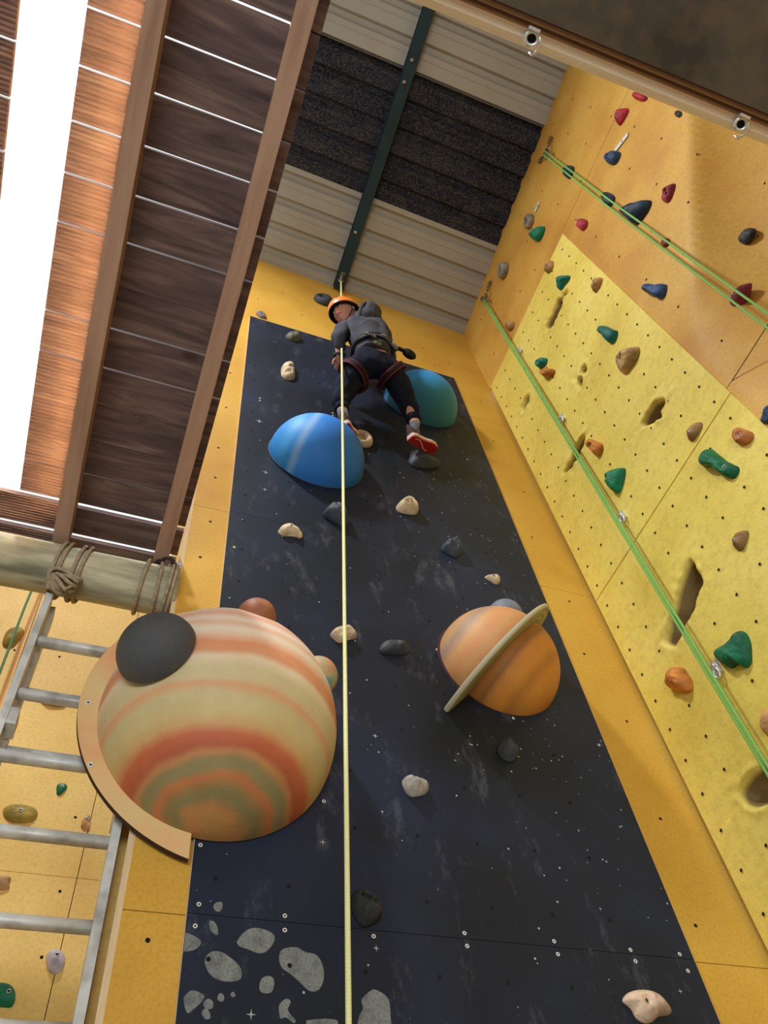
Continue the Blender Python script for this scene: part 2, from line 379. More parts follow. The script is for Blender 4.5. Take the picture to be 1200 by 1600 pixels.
def sdist(Y, Z, poly):
    P = np.array(poly); best = np.full(Y.shape, 9.0); ins = np.zeros(Y.shape, bool)
    for i in range(len(P)):
        a = P[i]; b = P[(i + 1) % len(P)]; ab = b - a
        t = np.clip(((Y - a[0]) * ab[0] + (Z - a[1]) * ab[1]) / (ab @ ab), 0, 1)
        best = np.minimum(best, np.hypot(Y - a[0] - t * ab[0], Z - a[1] - t * ab[1]))
        c = ((a[1] > Z) != (b[1] > Z)) & (Y < (b[0] - a[0]) * (Z - a[1]) / (b[1] - a[1] + 1e-12) + a[0])
        ins ^= c
    return np.where(ins, -best, best)
def relief(z0, z1, holes, y1=1.982):
    st = 0.0075
    ys = np.arange(0.775, y1 + 1e-6, st); zs_ = np.arange(z0, z1 + 1e-6, st)
    Y, Z = np.meshgrid(ys, zs_); D = np.zeros(Y.shape); IN = np.zeros(Y.shape, bool)
    for poly, dep in POCKETS.values():
        pc = np.mean(poly, axis=0)
        if pc[1] < z0 - .3 or pc[1] > z1 + .3: continue
        s_ = sdist(Y, Z, poly)
        D += np.where(s_ < 0, np.minimum(-s_ / 0.024, 1) ** 0.9 * dep * 1.15, 0)
        lip = np.exp(-np.maximum(s_, 0) / 0.035) * (s_ >= 0)
        wob = np.array([[noise.noise(Vector((y * 26, z * 26, dep * 50))) for y in ys] for z in zs_]) if (s_ < .12).any() else 0
        D += -0.012 * lip * (0.6 + 1.6 * wob)
        IN |= s_ < -0.009
    D = np.where((Y < .776 + st) | (Y > y1 - st) | (Z < z0 + st) | (Z > z1 - st), np.minimum(D, 0) * 0, D)
    for _ in range(3):
        E = np.pad(D, 1, mode='edge'); D = (E[1:-1, 1:-1] * 2 + E[:-2, 1:-1] + E[2:, 1:-1] + E[1:-1, :-2] + E[1:-1, 2:]) / 6
    IN = D > 0.012
    mb = MB(); n = len(ys); V = [(2.178 + D[j, i], ys[i], zs_[j]) for j in range(len(zs_)) for i in range(n)]
    mb.add(V, [], 0)
    for j in range(len(zs_) - 1):
        for i in range(n - 1):
            mb.f.append([j * n + i, j * n + i + 1, (j + 1) * n + i + 1, (j + 1) * n + i])
            mb.mi.append(0); mb.sm.append(True)
    e = ys[-1]; zt = zs_[-1]
    mb.add([(2.178, ys[0], z0), (2.19, ys[0], z0), (2.19, ys[0], zt), (2.178, ys[0], zt)], [(0, 1, 2, 3)])
    mb.add([(2.178, ys[0], zt), (2.19, ys[0], zt), (2.19, e, zt), (2.178, e, zt)], [(0, 1, 2, 3)])
    mb.add([(2.178, ys[0], z0), (2.19, ys[0], z0), (2.19, e, z0), (2.178, e, z0)], [(0, 1, 2, 3)])
    mb.box((2.27, 0.775, z0), (2.28, e, zt), 2)
    for y in holes:
        z = 4.4595 + 0.154 * math.ceil((z0 + .04 - 4.4595) / 0.154)
        while z < z1 - .03:
            ok = all(sdist(np.array([y]), np.array([z]), p[0])[0] > 0.02 for p in POCKETS.values())
            if ok: disc(mb, (2.1745, y, z), (0, 1, 0), (0, 0, 1), 0.0065, 1, 8)
            z += 0.154
    return mb
HY = [0.85, 1.004, 1.158, 1.312, 1.466, 1.62, 1.774, 1.92]
structure(relief(4.404, 6.90, HY).build('wall_right_upper_relief', [m_relief, m_hole, m_relief_raw]))
structure(relief(1.95, 4.401, HY).build('wall_right_lower_relief', [m_relief, m_hole, m_relief_raw]))

# ---- corrugated roof over the climbing walls (falls gently to the right and to the back wall)
def roof_z(x, y): return 8.017 - 0.129 * (x - 2.169) - 0.119 * (y - 2.0)
def sheet(y0, y1, mat, parent, lift, name, skip_wide=False):
    prof = []; y = 2.06 - 0.20 * math.ceil((2.06 - y0) / 0.2)
    cyc = [(0.0, 0), (0.014, 0.036), (0.056, 0.036), (0.072, 0), (0.110, 0), (0.114, -0.004), (0.118, 0)]
    pts = []
    while y < y1 + 0.2:
        for dy, dz in cyc:
            if y0 <= y + dy <= y1: pts.append((y + dy, dz))
        y += 0.2
    pts = [(y0, 0)] + pts + [(y1, 0)]
    mb = MB()
    V = []
    for yy, dz in pts:
        for x in (0.175, 2.30): V.append((x, yy, roof_z(x, yy) + dz + lift))
    mb.add(V, [(2 * i, 2 * i + 1, 2 * i + 3, 2 * i + 2) for i in range(len(pts) - 1)])
    V2 = [(a, b_, c + 0.006) for a, b_, c in V]
    mb.add(V2, [(2 * i, 2 * i + 2, 2 * i + 3, 2 * i + 1) for i in range(len(pts) - 1)])
    return mb.build(name, mat, parent)
ceil_ = structure(empty('ceiling', (1.2, 1, 8.1)))
sheet(1.22, 2.05, m_cream, ceil_, 0.0, 'roof_sheet'); sheet(0.26, 1.26, m_dark_sheet, ceil_, 0.012, 'dirty_roof_sheet'); sheet(-4.6, 0.28, m_cream, ceil_, 0.0, 'roof_sheet')
mb = MB(); mb.box((-3.3, -4.6, 8.3), (-1.85, 3.1, 8.34)); mb.build('roof_sheet', m_cream, ceil_)

# ================================================================ STEEL BEAM
beam = tag(empty('roof_beam', (1.03, 1.0, roof_z(1.03, 1.0) - 0.05)), 'long dark teal steel beam running under the corrugated roof', 'beam')
mb = MB()
def bz(y): return roof_z(1.03, y) - 0.004
for (x0, x1, t0, t1) in ((-0.043, 0.043, 0.075, 0.083), (-0.043, 0.043, 0.0, 0.008), (-0.006, 0.006, 0.008, 0.075)):
    V = []
    for y in (-3.0, 1.985):
        cx = 1.03 - 0.008 * (y - 0)
        cx = 1.046 - 0.0085 * (y + 0.19)
        for dx, dz in ((x0, t0), (x1, t0), (x1, t1), (x0, t1)): V.append((cx + dx, y, bz(y) - dz))
    mb.add(V, [(0, 1, 2, 3), (7, 6, 5, 4), (0, 4, 5, 1), (1, 5, 6, 2), (2, 6, 7, 3), (3, 7, 4, 0)])
mb.build('steel_section', m_steel_teal, beam)
for y, x in ((0.20, 1.035), (0.355, 1.03), (1.50, 1.02)):
    b_ = MB(); z = bz(y) - 0.083
    b_.tube([(x, y, z), (x, y, z - 0.012)], 0.016, 6); b_.tube([(x, y, z - 0.01), (x, y, z - 0.026)], 0.008, 8); b_.build('bolt', m_bolt, beam)

# ================================================================ PLATFORM EDGE OVERHEAD
pf = tag(empty('overhead_platform', (1.2, -0.9, 3.95)), 'dark brown boarded underside of a platform overhead at upper right', 'platform')
X0, X1 = 0.15, 2.17
def pe(x): return -0.073 - 0.026 * (x - 0.374)
def prism(xs_prof, name, mat, parent):
    mb = MB(); V = []
    for x in (X0, X1):
        for dy, z in xs_prof: V.append((x, pe(x) + dy, z))
    n = len(xs_prof)
    mb.add(V, [tuple(range(n)), tuple(range(2 * n - 1, n - 1, -1))] + [(i, n + i, n + (i + 1) % n, (i + 1) % n) for i in range(n)])
    return mb.build(name, mat, parent)
prism([(-2.9, 3.90), (-0.052, 3.90), (-0.052, 3.92), (-2.9, 3.92)], 'underside_board', m_brown, pf)
lam = plain('ply_layer_dark', (96, 66, 46), .8); lam2 = plain('ply_layer_light', (168, 132, 98), .8)
for i in range(4):     # stepped, bevelled edge of laminated plywood
    y0 = -0.052 + 0.0075 * i
    prism([(y0 - 0.006, 3.903 + 0.006 * i), (y0 + 0.0075, 3.903 + 0.006 * i), (y0 + 0.0075, 3.909 + 0.006 * i), (y0 - 0.006, 3.909 + 0.006 * i)], 'ply_layer', lam if i % 2 == 0 else lam2, pf)
prism([(-0.024, 3.935), (-0.012, 3.929), (0.0, 3.929), (0.012, 3.936), (0.018, 3.948), (0.018, 4.0), (-0.024, 4.0)], 'timber_lip', m_timber, pf)
def hanger(x, lab):
    """bent galvanised ring clip gripping the timber lip"""
    h = tag(empty('rope_clip', (x, pe(x) - 0.01, 3.92)), lab, 'clip', 'metal clips on the platform edge')
    mb = MB(); c = Vector((x, pe(x) - 0.004, 3.917))
    mb.tube([c + Vector((math.cos(a) * 0.018, math.sin(a) * 0.016, 0)) for a in [2 * PI * k / 20 for k in range(20)]], 0.0052, 8, True)
    mb.add([c + Vector((math.cos(a) * 0.016, math.sin(a) * 0.014, .004)) for a in [2 * PI * k / 16 for k in range(16)]], [tuple(range(16))], 1)
    mb.build('ring', [m_galv, m_hole], h)
    mb = MB(); mb.tube([c + Vector((0.018, -0.012, 0)), c + Vector((0.028, 0.002, 0.0)), c + Vector((0.028, 0.022, 0.003)), c + Vector((0.024, 0.034, 0.016)), c + Vector((0.016, 0.030, 0.028))], 0.004, 8)
    mb.build('hook', m_galv, h)
    mb = MB(); mb.box((x - 0.021, pe(x) - 0.030, 3.905), (x + 0.012, pe(x) - 0.022, 3.932)); mb.build('plate', m_galv, h)
hanger(0.655, 'galvanised ring clip on pale platform edge above the dark beam end')
hanger(1.335, 'galvanised ring clip on pale platform edge at the far upper right')

# ================================================================ TIMBER DECK (left)
deck = tag(empty('timber_deck', (-0.1, 1.0, 4.0)), 'underside of a timber deck with wide boards on two long joists', 'deck')
for (a, b_) in ((-0.326, -0.272), (0.043, 0.097), (-0.86, -0.806)):
    mb = MB(); y1 = 2.0; zb = 3.985
    n = 24; V = []
    for k in range(n + 1):
        y = -1.6 + (y1 + 1.6) * k / n
        w1 = 0.0022 * noise.noise(Vector((a * 9, y * 3, 1))); w2 = 0.0022 * noise.noise(Vector((a * 9, y * 3, 7)))
        V += [(a + w1, y, zb), (b_ + w2, y, zb), (b_ + w2, y, 4.085), (a + w1, y, 4.085)]
    Fs = [(0, 1, 2, 3), tuple(4 * n + i for i in (3, 2, 1, 0))]
    for k in range(n):
        for i in range(4): Fs.append((4 * k + i, 4 * k + (i + 1) % 4, 4 * k + 4 + (i + 1) % 4, 4 * k + 4 + i))
    mb.add(V, Fs); mb.build('joist', m_wood, deck)
gap_half = {11: 0.0065, 12: 0.0065}
ks = range(-11, 15)
for k in ks:
    ya = 0.2555 + 0.1467 * (k - 1); yb = ya + 0.1467
    ga = 0.0032 if k < 12 else 0.012; gb = 0.0032 if k < 11 else 0.012
    if k in (5, 6): ga = .0008 if k == 6 else ga; gb = .0008 if k == 5 else gb
    if k in (8, 9): ga, gb = (.001 if k == 9 else ga), (.001 if k == 8 else gb)
    if k in (9, 10): ga, gb = (.0012 if k == 10 else ga), (.0012 if k == 9 else gb)
    spans = [(-0.479, 0.13), (-1.4, -0.648)] if k <= 11 else [(-1.4, 0.13)]
    for (xa, xb) in spans:
        mb = MB()
        # grooved underside left of the first joist
        if xb > 0:
            mb.box((-0.30, ya + ga, 4.083), (xb, yb - gb, 4.103))
            xg = (xa, -0.30)
        else: xg = (xa, xb)
        V = []; m_ = 40
        for x in xg:
            for i in range(m_ + 1):
                yy = ya + ga + (yb - gb - ya - ga) * i / m_
                V.append((x, yy, 4.083 + (0.0025 if i % 4 in (1, 2) and 0 < i < m_ else 0)))
            V.append((x, yb - gb, 4.103)); V.append((x, ya + ga, 4.103))
        q = m_ + 3
        Fs = [(i, (i + 1) % q, q + (i + 1) % q, q + i) for i in range(q)] + [tuple(range(q))[::-1], tuple(range(q, 2 * q))]
        mb.add(V, Fs)
        o = mb.build('deck_board', m_plank, deck)

# ================================================================ LOG, LASHINGS, LADDER
m_log = paint('weathered_log', [(120, 118, 98), (186, 180, 150), (220, 212, 180)], scale=5, detail=10, rough=0.8, stretch=(0.5, 3, 3), bump=0.5, bscale=40, speck=0.5, speck_col=(76, 66, 46), speck_scale=9)
mb = MB(); P = []; Rr = []
for k in range(60):
    x = -2.4 + (0.15 + 2.4) * k / 59
    P.append((x, 2.035 + 0.004 * math.sin(x * 3), 3.89 + 0.005 * math.sin(x * 2.2))); Rr.append(0.095 + 0.002 * noise.noise(Vector((x * 3, 0, 0))))
mb.tube(P, Rr, 40); log = mb.build('log_pole', m_log); origin_to(log, (-1.1, 2.035, 3.89))
tag(log, 'thick weathered grey green log under the deck end', 'log')
m_cord = paint('lashing_cord', [(150, 132, 106), (186, 168, 138)], scale=60, rough=0.9, bump=0.8, bscale=300)
def twisted(P, r, mb, closed=False):
    mb.tube(P, r, 8, closed)
def lashing(name, xs, lab, knot):
    l = tag(empty(name, (xs[0][0], 2.035, 3.89)), lab, 'rope', 'rope lashings around the log')
    for x, sh in xs:
        mb = MB()
        P = [(x + sh * math.sin(a) * 0.5 - sh * .5, 2.035 + math.cos(a) * 0.104, 3.89 + math.sin(a) * 0.104) for a in [2 * PI * k / 40 for k in range(40)]]
        twisted(P, 0.0068, mb, True); mb.build('rope_turn', m_cord, l)
    return l
l1 = lashing('rope_lashing', [(-0.262, .03), (-0.242, .03), (-0.195, .03), (-0.172, .03)], 'tan rope lashing in four turns tying the ladder rail to the log', True)
mb = MB()
for i in range(6):
    ph = i * 1.1; P = []
    for k in range(26):
        a = 2 * PI * k / 26
        P.append((-0.238 + 0.055 * math.cos(a + ph) * (1 - .08 * i), 1.975 + 0.028 * math.sin(a) , 3.775 + 0.016 * math.sin(a * 2 + ph) - 0.011 * i + 0.012))
    mb.tube(P, 0.0075, 8, True)
mb.build('knot', m_cord, l1)
mb = MB(); mb.tube([(-0.27, 1.97, 3.775), (-0.245, 1.955, 3.735), (-0.225, 1.955, 3.70), (-0.205, 1.965, 3.74), (-0.20, 1.97, 3.775)], 0.007, 8)
mb.build('rope_end', m_cord, l1)
l2 = lashing('rope_lashing', [(0.035, .02), (0.078, .0), (0.125, .012), (0.140, .012)], 'tan rope lashing with spaced turns at the log end behind grey moon', False)
mb = MB(); mb.tube([(0.065, 1.98, 3.975), (0.085, 1.95, 3.99), (0.11, 1.95, 3.985), (0.125, 1.975, 3.968)], 0.008, 8)
mb.tube([(0.05, 1.985, 3.972), (0.07, 1.96, 3.996), (0.10, 1.955, 3.999), (0.13, 1.97, 3.975)], 0.007, 8)
mb.build('knot', plain('dark_cord', (60, 52, 44), .9), l2)
mb = MB(); mb.box((0.10, 1.985, 3.985), (0.150, 2.03, 4.02)); mb.build('steel_strap', m_galv, l2)

m_alu = paint('ladder_aluminium', [(206, 206, 200), (226, 226, 220)], scale=12, rough=0.45, metal=0.1, spec=0.5, speck=0.6, speck_col=(118, 108, 92), speck_scale=14)
lad = tag(empty('extension_ladder', (-0.08, 2.08, 0.0)), 'silver aluminium double ladder tied to the log beside striped planet', 'ladder')
def rail(x, y, z0, z1):
    mb = MB(); mb.box((x - 0.012, y - 0.03, z0), (x + 0.012, y - 0.026, z1)); mb.box((x - 0.012, y + 0.026, z0), (x + 0.012, y + 0.03, z1)); mb.box((x - 0.012 if x > -0.1 else x + 0.008, y - 0.026, z0), (x - 0.008 if x > -0.1 else x + 0.012, y + 0.026, z1))
    mb.box((x - 0.012, y - 0.03, z1 - .004), (x + 0.012, y + 0.03, z1)); return mb.build('rail', m_alu, lad)
def rung(x0, x1, y, z):
    mb = MB(); P = []
    V = []; n = 16
    for x in (x0, x1):
        for k in range(n):
            a = 2 * PI * k / n; c, s = math.cos(a), math.sin(a)
            V.append((x, y + 0.019 * math.copysign(abs(c) ** .6, c), z + 0.014 * math.copysign(abs(s) ** .6, s)))
    mb.add(V, [(k, (k + 1) % n, n + (k + 1) % n, n + k) for k in range(n)] + [tuple(range(n))[::-1], tuple(range(n, 2 * n))], 0, True)
    mb.build('rung', m_alu, lad)
rail(-0.275, 2.06, 0.05, 3.76); rail(0.108, 2.06, 0.05, 3.70)
rail(-0.262, 2.145, 2.95, 3.78); rail(0.108, 2.145, 2.95, 3.72)
for i in range(12): rung(-0.263, 0.096, 2.06, 3.545 - 0.2335 * i)
for i in range(3): rung(-0.25, 0.096, 2.145, 3.625 - 0.2335 * i)
mb = MB(); mb.box((-0.262, 2.03, 3.17), (-0.235, 2.10, 3.23)); mb.build('bracket', m_alu, lad)
# ================================================================ BLACK PAINTED PANEL
panel = tag(empty('painted_panel', (1.096, 1.988, 4.0)), 'tall black panel painted as a starry night sky with grey rocks at the bottom', 'panel')
AST = [[(0.305,2.575),(0.323,2.579),(0.348,2.57),(0.358,2.558),(0.345,2.541),(0.323,2.534),(0.307,2.529)],[(0.374,2.613),(0.385,2.615),(0.396,2.601),(0.399,2.583),(0.39,2.582),(0.378,2.594)],[(0.382,2.653),(0.388,2.664),(0.403,2.667),(0.405,2.653),(0.399,2.641),(0.387,2.643)],[(0.449,2.571),(0.469,2.597),(0.496,2.608),(0.533,2.601),(0.546,2.584),(0.531,2.556),(0.509,2.544),(0.476,2.552),(0.455,2.558)],[(0.371,2.518),(0.383,2.537),(0.409,2.54),(0.442,2.523),(0.462,2.502),(0.461,2.479),(0.432,2.471),(0.398,2.477),(0.378,2.496)],[(0.558,2.537),(0.567,2.559),(0.604,2.567),(0.627,2.557),(0.656,2.552),(0.672,2.53),(0.675,2.496),(0.661,2.467),(0.636,2.463),(0.609,2.484),(0.587,2.5),(0.565,2.514)],[(0.509,2.462),(0.514,2.483),(0.53,2.491),(0.543,2.487),(0.546,2.47),(0.538,2.453),(0.517,2.451)],[(0.33,2.43),(0.347,2.446),(0.373,2.439),(0.376,2.428),(0.358,2.408),(0.342,2.396),(0.333,2.411)],[(0.377,2.421),(0.386,2.43),(0.398,2.424),(0.398,2.41),(0.386,2.407),(0.378,2.412)],[(0.374,2.4),(0.381,2.408),(0.391,2.403),(0.395,2.389),(0.385,2.385),(0.377,2.391)],[(0.408,2.434),(0.414,2.444),(0.424,2.438),(0.422,2.426),(0.412,2.427)],[(0.439,2.442),(0.445,2.449),(0.451,2.442),(0.446,2.436)],[(0.56,2.427),(0.576,2.441),(0.588,2.435),(0.581,2.418),(0.587,2.407),(0.6,2.393),(0.594,2.388),(0.576,2.399),(0.563,2.396),(0.559,2.412)],[(0.626,2.39),(0.634,2.396),(0.667,2.401),(0.702,2.4),(0.707,2.387),(0.705,2.345),(0.625,2.342)],[(0.76,2.404),(0.774,2.429),(0.773,2.451),(0.798,2.473),(0.815,2.476),(0.843,2.46),(0.847,2.433),(0.836,2.35),(0.756,2.347)]]
mb = MB()
zs = [0.4, 2.6305, 4.46, 6.885]
for i, (a, b_) in enumerate(zip(zs[:-1], zs[1:])):
    mb.box((0.316, 1.988, a + .0008), (1.876, 1.9995, b_ - .0008))
mb.box((0.3145, 1.9885, 0.4), (0.316, 1.9995, 6.886), 1)
mb.box((0.316, 1.9885, 6.885), (1.876, 1.9995, 6.8865), 1)
mb.box((1.876, 1.9885, 0.4), (1.8775, 1.9995, 6.886), 1)
for A in AST:      # painted grey rocks, rounded outlines
    P = [Vector(p) for p in A]; m_ = len(P); O = []
    for i in range(m_):
        p0, p1, p2, p3 = P[i - 1], P[i], P[(i + 1) % m_], P[(i + 2) % m_]
        for k in range(4):
            t = k / 4; O.append(.5 * ((2 * p1) + (p2 - p0) * t + (2 * p0 - 5 * p1 + 4 * p2 - p3) * t * t + (3 * p1 - p0 - 3 * p2 + p3) * t ** 3))
    O = [(max(.3175, q[0]), 1.9874, q[1]) for q in O]
    cx = sum(q[0] for q in O) / len(O); cz = sum(q[2] for q in O) / len(O)
    mb.add([(cx, 1.9874, cz)] + O, [(0, i + 1, (i + 1) % len(O) + 1) for i in range(len(O))], 2)
def star(x, z, r):
    V = []
    for k in range(8):
        a = PI / 4 * k; rr = r if k % 2 == 0 else r * .2
        V.append((x + rr * math.cos(a), 1.9873, z + rr * math.sin(a)))
    mb.add([(x, 1.9873, z)] + V, [(0, i + 1, (i + 1) % 8 + 1) for i in range(8)], 3)
for x, z, r in [(0.491, 2.401, .013), (0.825, 2.582, .010), (0.687, 2.877, .011), (1.776, 2.533, .009), (0.471, 4.859, .02), (0.424, 5.372, .024), (0.471, 4.702, .015), (0.893, 3.309, .012), (1.59, 2.764, .007)]: star(x, z, r)
rs = random.Random(3)
for i in range(260):       # small painted stars, denser in drifts
    x = rs.uniform(.34, 1.86); z = rs.uniform(2.4, 6.8)
    if i % 2: x = min(1.86, max(.33, rs.gauss(1.55, .2))); z = rs.gauss(3.2, .4) if i % 4 == 1 else rs.gauss(5.1, .4)
    r = rs.choice([.0018, .0022, .003, .0036])
    if z < 2.35: continue
    disc(mb, (x, 1.9872, z), (1, 0, 0), (0, 0, 1), r, 3, 6)
for i in range(0, 7):
    for j in range(0, 21):
        x = .381 + .2053 * i; z = 2.52 + .2095 * j
        disc(mb, (x + rs.uniform(-.004, .004), 1.9870, z), (1, 0, 0), (0, 0, 1), .0062, 4, 10)
mb.build('board', [m_black, m_plyedge, m_ast, plain('star_paint', (176, 180, 186), .6), m_hole], panel)
def screw(x, y, z, parent, r=.0075, n=(0, -1, 0)):
    mb = MB(); nn = Vector(n); c = Vector((x, y, z)); u = Vector((0, 0, 1)).cross(nn).normalized(); v = nn.cross(u)
    mb.tube([c + u * math.cos(a) * r * .72 + v * math.sin(a) * r * .72 for a in [2 * PI * k / 14 for k in range(14)]], r * .36, 6, True)
    disc(mb, c + nn * .0008, u, v, r * .6, 1, 8)
    return mb.build('screw', [m_white, m_hole], parent)
for (x, z) in [(0.344, 2.656), (0.34, 2.599), (0.573, 2.647), (0.573, 2.609), (0.821, 2.614), (1.098, 2.646), (1.099, 2.61), (1.388, 2.647), (1.389, 2.61), (1.65, 2.643), (1.654, 2.61), (1.829, 2.644), (1.835, 2.595), (0.696, 3.018), (0.333, 2.823), (1.844, 3.449), (0.351, 4.2), (1.213, 3.816), (1.482, 3.51), (.42, 5.65), (.42, 5.62), (.86, 5.72), (.86, 5.69), (1.72, 5.6)]:
    screw(x, 1.9885, z, panel, .006)

# ================================================================ PLANET DOMES
def dome_mb(c, n, r, h, rings=28, seg=64, under=0.0):
    n = Vector(n).normalized(); t = n.cross(Vector((0, 0, 1))).normalized(); u = t.cross(n)
    mb = MB(); V = []
    for i in range(rings + 1):
        b_ = PI / 2 * i / rings
        for k in range(seg):
            a = 2 * PI * k / seg
            V.append(Vector(c) + r * math.cos(b_) * (math.cos(a) * t + math.sin(a) * u) + h * math.sin(b_) * n)
    Fs = [(i * seg + k, i * seg + (k + 1) % seg, (i + 1) * seg + (k + 1) % seg, (i + 1) * seg + k) for i in range(rings) for k in range(seg)]
    mb.add(V, Fs, 0, True)
    if under:
        V = [Vector(c) + (r + 0.001) * (math.cos(2 * PI * k / seg) * t + math.sin(2 * PI * k / seg) * u) - n * (under * j - .001 * (1 - j)) for j in (0, 1) for k in range(seg)]
        mb.add(V, [(k, (k + 1) % seg, seg + (k + 1) % seg, seg + k) for k in range(seg)] + [tuple(range(seg, 2 * seg))], 1, False)
    return mb
m_jup = banded('swirled_planet_paint', (0.0, 0.12, 0.993), (0.356, 1.982, 3.240), 0.405,
    [(-.995, (176, 146, 92)), (-.97, (190, 142, 84)), (-.955, (196, 136, 82)), (-.935, (136, 130, 86)), (-.91, (160, 128, 80)), (-.885, (200, 122, 76)), (-.86, (150, 138, 92)), (-.83, (148, 134, 90)), (-.80, (196, 138, 88)), (-.77, (184, 98, 66)), (-.71, (200, 108, 72)), (-.66, (208, 164, 108)), (-.60, (208, 184, 126)), (-.49, (206, 188, 138)), (-.42, (220, 164, 120)), (-.38, (212, 190, 144)), (-.29, (210, 194, 148)), (-.19, (234, 210, 176)), (-.13, (224, 158, 116)), (-.04, (228, 154, 110)), (.05, (236, 202, 168)), (.13, (238, 222, 198)), (.22, (234, 190, 156)), (.30, (240, 222, 202)), (.40, (232, 176, 146)), (.55, (240, 212, 190)), (1.0, (236, 206, 182))][:32],
    warp=.11, wscale=2.3, bump=.35, bscale=170, grain=.06)
m_rim = plain('dark_ply_rim', (66, 44, 38), .8)
jup = tag(empty('planet_dome', (0.356, 1.982, 3.240)), 'largest dome, an orange and cream banded planet bulging from the black panel', 'dome')
jd = dome_mb((0, 0, 0), (0, -1, 0), 1.0, 1.0, 48, 96)
jd.v = [(.356 + q[0] * .374, 1.982 + q[1] * .349, 3.240 + q[2] * .405) for q in jd.v]
jd.build('dome', m_jup, jup)
# round mounting board, cut off along the edge of the black panel
m_board = paint('board_peach', [(226, 196, 136), (230, 184, 128), (226, 150, 108)], scale=3.4, detail=6, rough=.6, bump=.3, bscale=160, pos=[.4, .52, .68])
cx, cz, rr = .443, 3.264, .520
mb = MB(); a0 = math.acos((.302 - cx) / rr); n = 60
P = [(cx + rr * math.cos(a), cz + rr * math.sin(a)) for a in [a0 + (2 * PI - 2 * a0) * k / n for k in range(n + 1)]]
V = [(x, y, z) for y in (1.966, 1.984) for x, z in P]; m_ = n + 1
mb.add(V, [tuple(range(m_))], 0); mb.add(V, [tuple(range(m_, 2 * m_))], 1)
mb.add(V, [(i, (i + 1) % m_, m_ + (i + 1) % m_, m_ + i) for i in range(m_)], 1)
mb.box((.145, 1.985, 2.85), (.30, 1.999, 3.6), 1)
mb.build('mounting_board', [m_board, m_rim], jup)
for x, z in ((-.05, 3.235), (.0, 3.015), (.0, 3.45)): screw(x, 1.9655, z, jup, .0085)

def moon(name, label, p, n, r, h, mat, parent_list=None):
    o = dome_mb(Vector(p) - Vector(n) * .008, n, r, h, 20, 48).build(name, mat)
    tag(o, label, 'dome', None)
    # an origin at the moon's foot keeps the object coordinates local to it
    origin_to(o, p); return o
m_char = paint('charcoal_grit', [(66, 68, 70), (78, 80, 82)], scale=6, rough=.6, bump=.8, bscale=260, speck=.8, speck_col=(170, 170, 170), speck_scale=9)
m_char2 = paint('charcoal_moon', [(68, 69, 72), (84, 86, 88)], scale=5, rough=.55, bump=.8, bscale=260)
m_moonb = paint('terracotta_moon', [(132, 76, 52), (152, 92, 62), (190, 136, 92)], scale=9, rough=.55, bump=.3, pos=[.35, .55, .78])
m_moont = paint('teal_cream_moon', [(104, 156, 146), (172, 168, 124), (206, 150, 112)], scale=11, rough=.55, bump=.3, pos=[.42, .5, .6])
m_moong = paint('grey_blue_moon', [(112, 120, 132), (132, 140, 152)], scale=12, rough=.6)
moon('moon_dome', 'charcoal grey moon dome stuck on the upper left of the orange banded planet', (.102, 1.710, 3.248), (-.581, -.813, -.018), .119, .109, m_char2)
moon('moon_dome', 'small terracotta moon dome on top of the orange banded planet', (.405, 1.744, 3.522), (.171, -.642, .748), .066, .067, m_moonb)
moon('moon_dome', 'small pale teal and cream moon dome on the right side of the banded planet', (.650, 1.826, 3.388), (.80, -.42, .43), .066, .062, m_moont)
o = dome_mb((1.605, 1.988, 4.13), (0, -1, 0), .082, .082, 16, 36).build('moon_dome', m_moong); tag(o, 'small grey blue moon dome just above the ringed planet', 'dome'); origin_to(o, (1.605, 1.988, 4.13))

al = .803
nS = Vector((math.sin(al), 0, -math.cos(al))); uS = Vector((math.cos(al), 0, math.sin(al)))
m_sat = banded('ringed_planet_paint', tuple(nS), (1.479, 1.982, 3.782), .262,
    [(-1, (196, 146, 96)), (-.8, (198, 150, 96)), (-.66, (168, 140, 118)), (-.5, (212, 160, 104)), (-.35, (214, 148, 96)), (-.2, (206, 152, 100)), (0, (196, 132, 80)), (.15, (196, 128, 62)), (.25, (150, 98, 50)), (.33, (196, 126, 56)), (.5, (204, 134, 52)), (.62, (180, 116, 50)), (.75, (206, 136, 56)), (1, (202, 130, 52))],
    warp=.10, wscale=3.2, bump=.12, grain=.05)
sat = tag(empty('ringed_planet', (1.479, 1.988, 3.782)), 'tan and orange ringed planet dome on the right side of the black panel', 'dome')
dome_mb((1.479, 1.986, 3.782), (0, -1, 0), .257, .245, 36, 72).build('dome', m_sat, sat)
o = dome_mb((1.475, 1.987, 3.787), (0, -1, 0), .264, .012, 6, 72).build('base_rim', plain('dark_red_rim', (64, 34, 30), .7), sat)
